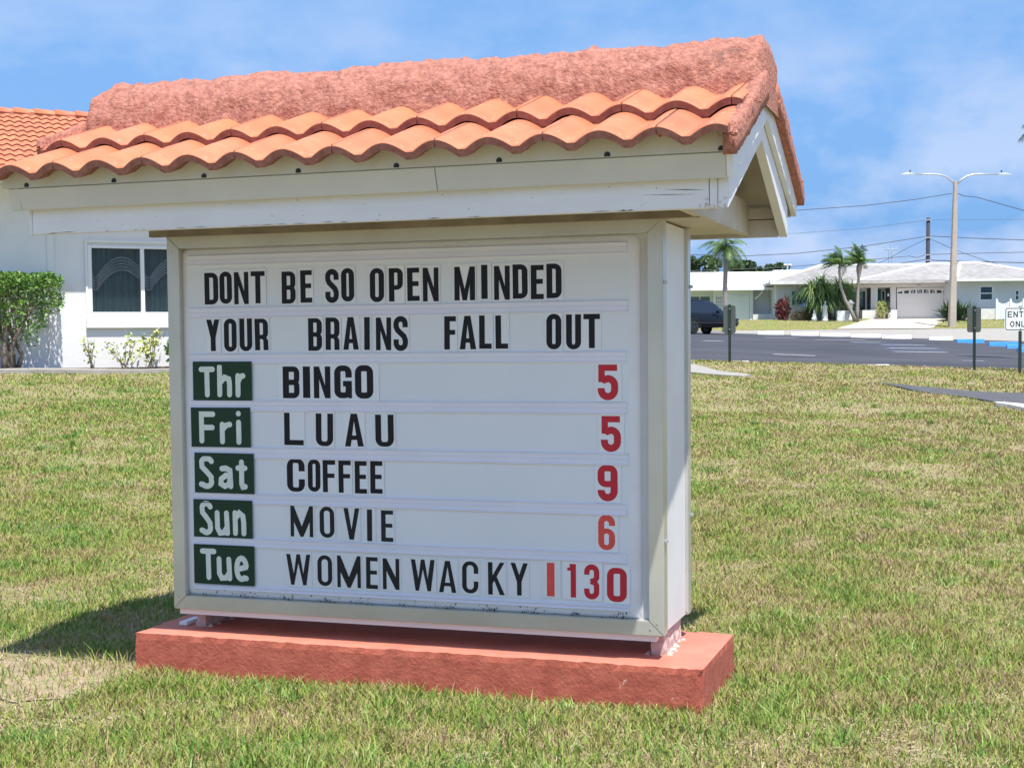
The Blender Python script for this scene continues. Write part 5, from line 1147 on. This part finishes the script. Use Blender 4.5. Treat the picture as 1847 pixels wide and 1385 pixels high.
# --- house B, grey tiled roof, entry and garage
DB = 106.
hB = thing('house', 'white house with grey tiled roof, teal shutter and fan window garage door', 'house', (hx(1560, DB), DB, GH))
def Bx(px, d=DB): return hx(px, d)-hB.location.x
def ZB(py, px=1560, d=DB): return hzp(py, px, d)-GH
w = MB(); e = ZB(509)
w.box(Bx(1400), Bx(1436.5), 0, .2, -.2, e-.15).box(Bx(1436.5), Bx(1451), 0, .2, -.2, ZB(549)).box(Bx(1436.5), Bx(1451), 0, .2, ZB(526), e-.15).box(Bx(1451), Bx(1531), 0, .2, -.2, e-.15)
w.box(Bx(1531), Bx(1571), 1.2, 1.4, -.2, e).box(Bx(1571), Bx(1583), 0, .2, -.2, e).box(Bx(1583), Bx(1606), 1.4, 1.6, -.2, e).box(Bx(1606), Bx(1616), 0, .2, -.2, e).box(Bx(1616), Bx(1714), 0, .2, ZB(518, 1660), e).box(Bx(1714), Bx(1724), 0, .2, -.2, e)
w.box(Bx(1531), Bx(1571), 0, .2, ZB(519), e).box(Bx(1583), Bx(1606), 0, .2, ZB(519), e).box(Bx(1531)-.1, Bx(1531), .2, 1.2, -.2, e).box(Bx(1400), Bx(1400)+.2, .2, 11, -.2, e-.15)
wb = w.build('wall', MT['wall_far'], hB)
MB().box(Bx(1550), Bx(1612), -.9, -.7, -.1, ZB(560)).build('low_wall', MT['wall_far'], hB)
far_window(hB, Bx(1436.5), Bx(1451), ZB(549), ZB(526), .12, glass='glass', rows=2, cols=1)
for a, b in ((1428.5, 1435), (1452.5, 1459)): MB().box(Bx(a), Bx(b), -.06, -.003, ZB(549), ZB(525)).build('shutter', MT['teal'], hB)
MB().box(Bx(1444.5), Bx(1453.5), -.5, -.47, ZB(551), ZB(535)).build('banner', MT['water_blue'], hB)
far_window(hB, Bx(1532), Bx(1569), ZB(561), ZB(523), 1.19, cols=3)
dr_ = MB().box(Bx(1584), Bx(1597), 1.32, 1.395, 0, ZB(521)).build('front_door', MT['teal'], hB); MB().box(Bx(1585), Bx(1585.8), 1.29, 1.318, .95, 1.1).build('handle', MT['galv'], dr_)
far_window(hB, Bx(1598), Bx(1605), .3, ZB(523), 1.39)
g = MB().box(Bx(1600.5), Bx(1602.5), -.1, -.003, ZB(535), ZB(530)); g.build('wall_lantern', MT['vinyl'], hB)
MB().box(Bx(1402), Bx(1720), 3.2, 3.4, -.2, e).build('inner_wall', MT['grey_wall'], hB)
# garage door with sunburst lights
gx0, gx1 = Bx(1618), Bx(1712); gz1 = ZB(519, 1665); gdo = MB().box(gx0, gx1, .05, .09, 0, gz1-.003).build('garage_door', MT['door_far'], hB)
for k in range(1, 4): MB().box(gx0, gx1, .044, .0498, gz1*k/4-.01, gz1*k/4+.01).build('panel_seam', MT['wall_far'], gdo)
for k in range(8):
    a = gx0+(gx1-gx0)*(k+.12)/8; b = gx0+(gx1-gx0)*(k+.82)/8; z0_, z1_ = ZB(529, 1665), ZB(522.5, 1665); u0 = abs((k+.12)/8-.5)*2; u1 = abs((k+.82)/8-.5)*2; hh_ = lambda u: z0_+(z1_-z0_)*math.sqrt(max(.02, 1-u*u*.98))
    w_ = MB().prism([(a, z0_), (b, z0_), (b, hh_(u1)), (a, hh_(u0))], 'y', .040, .0485).build('fan_light', MT['glass'], gdo)
    if k in (2, 3, 4, 5):
        for q in (1, 2): 
            ang = (k+q*.33+.1)/8; g = MB(); xm = (gx0+gx1)/2; g.prism([(a+(b-a)*.33*q, z0_), (a+(b-a)*.33*q+.04, z0_), (a+(b-a)*(.33*q+.2*(1 if k > 3 else -1))+.04, hh_((u0+u1)/2)), (a+(b-a)*(.33*q+.2*(1 if k > 3 else -1)), hh_((u0+u1)/2))], 'y', .034, .0398); g.build('glazing_bar', MT['door_far'], w_)
# numbers above the garage and by the door: small dark marks, too far to read
MB().box(Bx(1653), Bx(1661), -.012, -.002, ZB(513.6, 1657)-.06, ZB(513.6, 1657)+.06).build('number_plate', MT['roof_grey'], hB)
rB = hip_roof(hB, Bx(1384), Bx(1728), -1.0, 15, ZB(510.5)+.05, ZB(480, 1600, 113.5), Bx(1478, 113.5), Bx(1700, 113.5), MT['roof_grey'], courses=16)
MB().box(Bx(1384), Bx(1722), -1.08, -1.005, ZB(512)-.03, ZB(512)+.16).build('gutter', MT['conc_white'], hB)
hip_roof(hB, Bx(1540), Bx(1722)+.9, -1.3, 10, ZB(509.5)+.06, ZB(477.5, 1690, 110.5), Bx(1676, 110.5), Bx(1708, 110.5), MT['roof_grey'], 'roof', courses=14)
# right wing
e2 = ZB(504, 1780, 103.); yw = -3.0
w = MB(); w.box(Bx(1725, 103), Bx(1767, 103), yw, yw+.2, -.2, e2).box(Bx(1767, 103), Bx(1791, 103), yw, yw+.2, -.2, ZB(542, 1780, 103)).box(Bx(1767, 103), Bx(1791, 103), yw, yw+.2, ZB(516, 1780, 103), e2).box(Bx(1791, 103), Bx(1905, 103), yw, yw+.2, -.2, e2).box(Bx(1725, 103), Bx(1725, 103)+.2, yw+.2, -.001, -.2, e2)
w.build('wall', MT['grey_wall'], hB)
far_window(hB, Bx(1767, 103), Bx(1791, 103), ZB(542, 1780, 103), ZB(516, 1780, 103), yw+.06, rows=2)
far_window(hB, Bx(1830, 103), Bx(1838, 103), ZB(542, 1830, 103), ZB(523, 1830, 103), yw, rows=2)
MB().box(Bx(1763, 102.5), Bx(1797, 102.5), -3.7, -3.5, -.1, ZB(557, 1780, 102.5)).build('low_wall', MT['conc_white'], hB)
hip_roof(hB, Bx(1725, 102), Bx(1925, 102), -4.0, 10, ZB(503, 1780, 102)+.02, ZB(475.5, 1745, 109), Bx(1731, 109), Bx(1762, 109), MT['roof_grey'], 'roof', courses=14)
MB().box(Bx(1725, 102), Bx(1925, 102), -4.09, -4.005, ZB(505, 1780, 102)-.08, ZB(503, 1780, 102)+.0).build('gutter', MT['vinyl'], hB)
# white vinyl gate fence
fx = hx(1797, 101.5); ft = thing('vinyl_fence', 'white vinyl panel fence with sagging top rail beside the right hand house', 'fence', (fx, 101.5, GH-.08))
def Fx(px): return hx(px, 101.5)-fx
zf = hzp(542, 1820, 101.5)-GH+.08
for i, px in enumerate((1797.5, 1822.5, 1846, 1870)): MB().box(Fx(px)-.07, Fx(px)+.07, -.07, .07, -.1, zf+.12).build('post', MT['vinyl'], ft, bevel=.01)
k = 0; px = 1799.5
while px < 1868:
    u = ((px-1797.5) % 24.2)/24.2; top = zf-.22*math.sin(math.pi*u)
    if abs(px-1822.5) > 1.2 and abs(px-1846) > 1.2: MB().box(Fx(px)-.055, Fx(px)+.055, -.018, .018, .02, top).build('picket', MT['vinyl'], ft)
    px += 3.2
MB().box(Fx(1798), Fx(1869), .02, .05, .12, .22).build('rail', MT['vinyl'], ft); MB().box(Fx(1798), Fx(1869), .02, .05, zf-.45, zf-.35).build('rail', MT['vinyl'], ft)

# ------------------------------------------------------------------ lamp post and power lines
DL = 96.; pb = at(1717, 590, DL); lz = gz(pb.x, DL); lp = thing('lamp_post', 'tall concrete lamp post with two curved arms in front of the grey roofed house', 'street lamp', (pb.x, DL, lz))
tp = at(1723.5, 327, DL); tx, tz = tp.x-pb.x, tp.z-lz
g = MB(); vs = []
for (x, z, r_) in ((0, -.1, .235), (tx, tz, .125)): vs += [(x-r_, -r_, z), (x+r_, -r_, z), (x+r_, r_, z), (x-r_, r_, z)]
g.add(vs, [(0, 1, 5, 4), (1, 2, 6, 5), (2, 3, 7, 6), (3, 0, 4, 7), (4, 5, 6, 7)]).build('pole', MT['pole'], lp, bevel=.03)
def lpx(px, py): q = at(px, py, DL); return (q.x-pb.x, 0, q.z-lz)
for sg, P in ((-1, [(1723, 334), (1717, 327), (1706, 319), (1694, 315.5), (1680, 314.5), (1647, 314)]), (1, [(1724, 334), (1733, 325), (1744, 318), (1756, 314.8), (1768, 314.3), (1801, 314.5)])):
    MB().tube([lpx(*q) for q in P], [.075, .07, .06, .055, .05, .045], 8).build('arm', MT['galv'], lp, smooth=True)
    x, _, z = lpx(*P[-1]); g = MB(); d = -1 if sg < 0 else 1
    g.add([(x-d*.1, -.10, z-.05), (x+d*.95, -.10, z-.06), (x+d*.95, .10, z-.06), (x-d*.1, .10, z-.05), (x, -.07, z+.13), (x+d*.45, -.06, z+.10), (x+d*.45, .06, z+.10), (x, .07, z+.13)],
          [(0, 1, 2, 3), (4, 5, 6, 7), (0, 1, 5, 4), (1, 2, 6, 5), (2, 3, 7, 6), (3, 0, 4, 7)]); h_ = g.build('lamp_head', MT['galv'], lp, bevel=.01)
    MB().tube([(x+d*.2, 0, z+.1), (x+d*.2, 0, z+.25)], .05, 8).build('photocell', MT['dark'], h_)
DP = 128.; pp = at(1673, 475, DP); up = thing('utility_pole', 'dark wooden utility pole rising behind the grey tiled roof', 'utility pole', (pp.x, DP, GH))
ptop = at(1674, 393, DP).z-GH; MB().tube([(0, 0, -.2), (.04, 0, ptop)], [.21, .17], 10).build('pole', MT['woodpole'], up, smooth=True)
for py in (397, 429, 460, 470):
    z = at(1673, py, DP).z-GH; MB().box(-.28, .28, -.24, -.19, z-.05, z+.05).build('bracket', MT['galv'], up); MB().tube([(.24, -.22, z+.02), (.24, -.22, z+.18)], .04, 6).build('insulator', MT['galv'], up)
def cable(label, pts, r=.028):
    P = [at(px, py, d) for px, py, d in pts]; out = []
    for i in range(len(P)-1):
        for k in range(8):
            t = k/8; q = P[i].lerp(P[i+1], t)
            if len(P) == 2: q = q-Vector((0, 0, .0))
            out.append(q)
    out.append(P[-1]); c = P[0].copy(); g = MB(); g.tube([p-c for p in out], r, 5); o = g.build('power_cable', MT['wire'], None, c); tag(o, label, 'cable', 'overhead cables'); return o
cable('cable sagging from the left to the lamp post just under its arms', [(1240, 381, 96), (1437, 379.5, 96), (1560, 371, 96), (1650, 360, 96), (1717, 349, 96)], .026)
cable('cable falling right from the lamp post towards the palm tip at the edge', [(1727, 349, 96), (1738, 353.5, 96), (1762, 356, 96), (1847, 380, 96), (1960, 408, 96)], .026)
cable('faint topmost cable left of the utility pole', [(1240, 428, 128), (1437, 421, 128), (1560, 412, 128), (1673, 397, 128)], .016)
cable('faint topmost cable right of the utility pole', [(1673, 396.5, 128), (1847, 396, 128), (2000, 397, 128)], .014)
cable('dark cable rising to the utility pole above the two windblown palms', [(1240, 459, 128), (1340, 462, 128), (1440, 457, 128), (1560, 444, 128), (1668, 427, 128)], .034)
cable('dark cable leaving the utility pole right, second from the top', [(1678, 426, 128), (1760, 430, 128), (1847, 433, 128), (2000, 439, 128)], .036)
cable('guy cable slanting down left from the utility pole behind the pylon', [(1670, 432, 128), (1640, 446, 128), (1600, 468, 128), (1575, 479, 128)], .022)
cable('guy cable slanting down right behind the lamp post', [(1678, 431, 128), (1720, 450, 128), (1765, 466, 128), (1800, 477, 128)], .024)
cable('third cable, left of the utility pole over the white roof', [(1240, 489, 130), (1420, 482, 130), (1560, 469, 130), (1640, 462, 130), (1655, 465, 130), (1669, 459, 130)], .028)
cable('third cable, right of the utility pole', [(1677, 459, 130), (1760, 457, 130), (1847, 455, 130), (2000, 453, 130)], .030)
cable('lowest thick cable left of the utility pole', [(1400, 495, 130), (1500, 488, 130), (1590, 480, 130), (1671, 468, 130)], .040)
cable('lowest thick cable right of the utility pole', [(1677, 469, 130), (1690, 470, 130), (1760, 472, 130), (1847, 474, 130), (2000, 478, 130)], .045)
# far pylon
DT = 330.; pt = at(1606, 480, DT); py_ = thing('pylon', 'pale lattice transmission pylon far away between the palms and the utility pole', 'pylon', (pt.x, DT, 0))
def TX(px, py): q = at(px, py, DT); return (q.x-pt.x, 0, q.z)
MT['pylon'] = mat('hazy_steel', (.33, .42, .55), rough=.7)
for a, b in ((1603, 1603.5), (1609.5, 1609)): MB().tube([(TX(a, 560)), (TX(b, 452))], .12, 5).build('leg', MT['pylon'], py_)
for k in range(9): 
    ya = 455+k*7; MB().tube([TX(1603, ya), TX(1609.5, ya+6)], .06, 4).build('brace', MT['pylon'], py_)
for P in ([(1593, 444), (1604, 453), (1609, 453), (1622, 444)], [(1594, 450), (1620, 449.5)], [(1606, 442), (1606, 453)]): MB().tube([TX(*q) for q in P], .10, 4).build('cross_arm', MT['pylon'], py_)

# ------------------------------------------------------------------ palms and plants
def frond_palm(name, label, px_base, d, zbase, trunk, rad, L, nfr, seed, wind=0, group=None, leafl=.42, droop=1.0, m='frond', crown_tilt=0, r0=.5, cat='palm', upb=0.):
    """trunk: list of (px,py) up the stem; crown of arching fronds with narrow leaflets"""
    r = random.Random(seed); P = [at(a, b, d) for a, b in trunk]; base = Vector((P[0].x, d, zbase)); t = thing(name, label, cat, base, 0, group)
    pts = [p-base for p in P]; pts[0].z = -.1; n = len(pts)
    MB().tube(pts, rad if isinstance(rad, list) else [rad*(1-.25*i/(n-1)) for i in range(n)], 9).build('trunk', MT['bark_palm'], t, smooth=True)
    top = pts[-1]; V, F = [], []; stems = MB()
    for k in range(nfr):
        az = 2*math.pi*k/nfr+r.uniform(-.25, .25); el = r.uniform(-.25, 1.15)+upb; LL = L*r.uniform(.8, 1.1); p = top.copy(); dv = Vector((math.cos(az)*math.cos(el), math.sin(az)*math.cos(el), math.sin(el))); pl = [p.copy()]
        N = 12
        for j in range(N):
            dv = (dv+Vector((wind*.10, 0, -.16*droop))).normalized(); p = p+dv*LL/N; pl.append(p.copy())
        stems.tube(pl, [.022*(1-j/(N+2)) for j in range(N+1)], 4)
        for j in range(1, N+1):
            a = pl[j-1]; b = pl[j]; dirv = (b-a).normalized(); side = dirv.cross(Vector((0, 0, 1)))
            if side.length < .05: side = Vector((1, 0, 0))
            side.normalize(); f = math.sin(math.pi*min(1, (j+1.5)/(N+2)))**.6
            for s_ in (-1, 1):
                for q in range(3):
                    o = a.lerp(b, q/3+r.uniform(0, .1)); ll = leafl*f*r.uniform(.75, 1.1); ld = (side*s_*.85+dirv*.55+Vector((wind*.35, 0, -.30-.35*r.random()))).normalized(); wv = dirv*.0085*max(1, d/60)
                    mid = o+ld*ll*.5; tip = o+ld*ll+Vector((0, 0, -.12*ll)); i0 = len(V); V += [tuple(o-wv), tuple(o+wv), tuple(mid+wv*1.1), tuple(tip), tuple(mid-wv*1.1)]; F.append((i0, i0+1, i0+2, i0+3, i0+4))
    stems.build('frond_stem', MT['frond'], t); MB().add(V, F).build('crown', MT[m], t); return t
pz = lambda px, d: gz(at(px, 560, d).x, d)
frond_palm('palm_tree', 'tall single palm with drooping fronds under the sign roof, rising behind the dark car', 1307, 88., gz(at(1307, 560, 88.).x, 88.), [(1307, 596), (1308, 560), (1308, 520), (1309, 480), (1309, 446)], [.17, .16, .15, .14, .16], 1.9, 20, 3, -.3, None, .62, 1.1)
frond_palm('palm_tree', 'left of two slim windblown palms, its trunk bent and leaning left at the top', 1537, 101., GH-.1, [(1544, 578), (1536, 563), (1524, 540), (1516, 515), (1514, 490), (1516, 474)], [.14, .13, .11, .10, .09, .13], 1.45, 20, 5, -1.5, 'slim windblown palms', .5, .5, upb=.2)
frond_palm('palm_tree', 'right of two slim windblown palms, with a bulge under its crown', 1547, 101.5, GH-.1, [(1546, 577), (1546, 560), (1547, 530), (1549, 500), (1549.5, 487), (1550, 480), (1551, 472)], [.14, .12, .10, .10, .20, .20, .10], 1.6, 22, 8, -.8, 'slim windblown palms', .5, .45, upb=.25)
# tip of a near palm leaning in at the right edge
frond_palm('palm_tree', 'dark palm frond tips reaching in at the upper right edge', 1890, 40., gz(16., 40.), [(1925, 640), (1915, 500), (1908, 380), (1899, 262), (1896, 236)], [.16, .15, .13, .12, .13], 1.12, 16, 31, 0, None, .42, .9)
# pony-tail palm cluster: weeping strap leaves
def pony(px, pyb, pyt, wpx, d, label, seed, n):
    r = random.Random(seed); base = at(px, pyb, d); base.z = GH-.1; t = thing('ponytail_palm', label, 'shrub', base, 0, 'weeping clump palms'); H = at(px, pyt, d).z-base.z; Wd = wpx/FOC*d/2
    heads = []
    for k in range(5):
        g = MB(); a = r.uniform(-1, 1); hh = H*r.uniform(.5, .85); e = Vector((a*Wd*.75, r.uniform(-.5, .5), hh)); g.tube([(a*.2, 0, -.1), (a*Wd*.35, r.uniform(-.2, .2), hh*.5), tuple(e)], [.16, .10, .06], 7); g.build('trunk', MT['bark_palm'], t, smooth=True); heads.append(e)
    V, F = [], []
    for k in range(n):
        h = heads[r.randrange(5)]+Vector((r.gauss(0, .12), r.gauss(0, .12), r.gauss(0, .12))); az = r.uniform(0, 6.283); el = r.uniform(.1, 1.4); LL = H*r.uniform(.35, .62); dv = Vector((math.cos(az)*math.cos(el), math.sin(az)*math.cos(el), math.sin(el))); p = h.copy(); w = .03
        sd = dv.cross(Vector((0, 0, 1))).normalized()*w; i0 = len(V); V += [tuple(p-sd), tuple(p+sd)]
        for j in range(5):
            dv = (dv+Vector((0, 0, -.42))).normalized(); p = p+dv*LL/5
            if p.z < .05: p.z = .05
            s2 = sd*(1-j/5.5); V += [tuple(p-s2), tuple(p+s2)]
        for j in range(5): F.append((i0+2*j, i0+2*j+1, i0+2*j+3, i0+2*j+2))
    MB().add(V, F).build('foliage', MT['frond_pony'], t)
pony(1474, 579, 497, 52, 103.0, 'left hand weeping clump palm, the largest, in front of the shuttered window', 3, 900)
pony(1503, 580, 500, 50, 103.6, 'middle weeping clump palm, darkest, behind the white statue', 4, 900)
pony(1524, 578, 512, 32, 104.0, 'right hand weeping clump palm, the smallest, beside the bent slim palm', 6, 500)
def bush(name, label, px, pyb, pyt, wpx, d, m, n, size, seed, aspect=.4, up=.9, stems=4, cat='bush', squash=1.):
    r = np.random.default_rng(seed); base = at(px, pyb, d); base.z = gz(base.x, d)+.02; t = thing(name, label, cat, base); H = max(.3, at(px, pyt, d).z-base.z); W = wpx/FOC*d/2
    q = r.normal(size=(n, 3)); q /= np.linalg.norm(q, axis=1)[:, None]; q *= (r.random(n)**.4)[:, None]; pos = q*np.array([W, W*.8, H*.55])+np.array([0, 0, H*.52]); pos = pos[pos[:, 2] > .02]
    leaf_obj('foliage', pos, size, MT[m], t, aspect, seed, up)
    rr2 = random.Random(seed)
    for k in range(stems): e = (rr2.uniform(-.7, .7)*W, rr2.uniform(-.3, .3), H*.8); MB().tube([(e[0]*.15, 0, -.05), (e[0]*.5, 0, H*.4), e], [.05, .03, .015], 5).build('stem', MT['bark'], t)
bush('ti_plant', 'crimson ti plant against the white wall left of the teal shutter', 1411, 580, 540, 28, 103.5, 'leaf_red', 420, .34, 1, .35, 2.)
bush('ti_plant', 'dark purple topped plant standing behind the crimson one', 1418, 578, 531, 16, 105., 'leaf_brown', 160, .32, 12, .35, 2.5)
bush('low_bush', 'dry brown low bush under the shuttered window', 1446, 580, 560, 48, 103.2, 'leaf_brown', 1500, .12, 2)
bush('low_bush', 'dark green low bush left of the statue', 1462, 580, 553, 24, 103.4, 'leaf_a', 700, .15, 7)
bush('low_bush', 'yellowing shrub in front of the teal front door', 1590, 560, 544, 22, 104.6, 'leaf_yel', 420, .15, 9)
bush('low_bush', 'grey green shrub beside the yellowing one by the entry', 1600, 561, 543, 14, 104.7, 'leaf_tree', 320, .14, 10)
def spiky(px, pyb, d, label, seed, n=80, H=1.9):
    r = random.Random(seed); base = at(px, pyb, d); base.z = gz(base.x, d); t = thing('agave_clump', label, 'plant', base); V, F = [], []
    for k in range(n):
        az = r.uniform(0, 6.283); el = r.uniform(.15, 1.35); o = Vector((r.uniform(-.5, .5), r.uniform(-.3, .3), r.uniform(.1, .8))); L = H*r.uniform(.4, .62); dv = Vector((math.cos(az)*math.cos(el), math.sin(az)*math.cos(el), math.sin(el))); sd = dv.cross(Vector((0, 0, 1))).normalized()*.07
        a, b, c = o, o+dv*L*.5, o+dv*L+Vector((0, 0, -.1)); i0 = len(V); V += [tuple(a-sd*.7), tuple(a+sd*.7), tuple(b+sd), tuple(c), tuple(b-sd)]; F.append((i0, i0+1, i0+2, i0+3, i0+4))
    MB().add(V, F).build('leaves', MT['leaf_tree'], t)
    for k in range(4): MB().tube([(r.uniform(-.3, .3), 0, -.1), (r.uniform(-.6, .6), 0, .9)], [.10, .07], 6).build('stem', MT['bark'], t)
spiky(1712, 579, 101., 'left half of the spiky grey green clump, peeping out left of the lamp post', 3); spiky(1731, 579, 101.3, 'right hand spiky grey green clump against the pale blue wall', 4, 110, 2.1)
# yard ornaments
def ornament(name, label, px, d, prof_, cat, seg=12, m='statue', part='body', rest=None):
    base = at(px, 579, d); base.z = gz(base.x, d)+.03; t = thing(name, label, cat, base); vs = []; n = len(prof_)
    for r_, z in prof_:
        for k in range(seg): a = 2*math.pi*k/seg; vs.append((r_*math.cos(a), r_*math.sin(a)*.85, z))
    fs = [(i*seg+k, i*seg+(k+1) % seg, (i+1)*seg+(k+1) % seg, (i+1)*seg+k) for i in range(n-1) for k in range(seg)]+[tuple(range(seg)), tuple((n-1)*seg+k for k in range(seg))]
    MB().add(vs, fs).build(part, MT[m], t, smooth=True)
    return t
ornament('garden_statue', 'white robed garden statue between the weeping palms', 1488, 102., [(.24, 0), (.24, .15), (.17, .18), (.20, .5), (.16, .85), (.21, 1.05), (.13, 1.2), (.06, 1.25), (.10, 1.33), (.09, 1.45), (.02, 1.5)], 'statue')
ornament('garden_statue', 'small white figure on a stool left of the robed statue', 1469, 102., [(.20, 0), (.20, .3), (.12, .33), (.14, .5), (.09, .62), (.05, .65), (.09, .72), (.06, .82), (.01, .85)], 'statue')
lt = ornament('stone_lantern', 'white cast stone garden lantern beside the right slim palm', 1534, 102., [(.16, 0), (.16, .2), (.08, .25), (.08, .9), (.16, 1.0), (.16, 1.25), (.34, 1.28), (.10, 1.46), (.03, 1.55)], 'lantern', 8)
base = at(1519, 580, 102.3); base.z = GH-.1; t = thing('outdoor_unit', 'white slatted box beside the leaning palm trunk', 'box', base)
MB().box(-.42, .15, -.25, .25, 0, .75).build('casing', MT['vinyl'], t, bevel=.02); MB().box(.152, .40, -.25, .25, 0, .75).build('casing', MT['vinyl'], t)
for k in range(4): MB().box(.18+k*.055, .20+k*.055, -.258, -.2505, .08, .68).build('slat', MT['dark'], t)
# ------------------------------------------------------------------ far trees behind the white roof
def tree(px, pyt, wpx, d, label, seed, n=2600):
    r = np.random.default_rng(seed); c = at(px, pyt, d); base = Vector((c.x, d, GH)); t = thing('tree', label, 'tree', base, 0, 'trees behind the white roofed house'); H = c.z-GH; W = wpx/FOC*d/2; pos = []
    nb = 16
    for k in range(nb):
        a = r.random()*6.283; q = r.random()**.5; cx, cy = math.cos(a)*q*W*.75, math.sin(a)*q*W*.75; cz = H*(.66+.27*r.random()*(1-q*.35)); R0 = W*(.20+.16*r.random())
        p = r.normal(size=(n//nb, 3)); p /= np.linalg.norm(p, axis=1)[:, None]; p *= (r.random(n//nb)**.33)[:, None]*R0; p[:, 2] *= .75; pos.append(p+np.array([cx, cy, cz]))
    pos = np.concatenate(pos); leaf_obj('crown', pos, .36, MT['leaf_tree'], t, .6, seed, .8)
    g = MB(); g.tube([(0, 0, -.2), (.1, 0, H*.35), (0, 0, H*.6)], [.35, .28, .2], 8); g.build('trunk', MT['bark'], t)
    for k in range(4): a = k*1.6+r.random(); MB().tube([(0, 0, H*.4), (math.cos(a)*W*.4, math.sin(a)*W*.4, H*.7)], [.16, .06], 6).build('limb', MT['bark'], t)
tree(1262, 452, 88, 140, 'broad dark tree at far left, partly behind the sign cabinet', 2, 4200)
tree(1338, 455, 66, 143, 'rounded tree right of the tall palm trunk', 3, 3800)
tree(1378, 464, 44, 146, 'low airy tree right of the rounded one', 4, 1600)
tree(1412, 461, 40, 146, 'thin leafed tree over the middle of the white roof', 5, 1500)
tree(1440, 474, 26, 148, 'smallest tree at the right end of the row', 6, 700)
tree(1200, 462, 80, 140, 'tree hidden mostly behind the sign cabinet', 7, 3000)
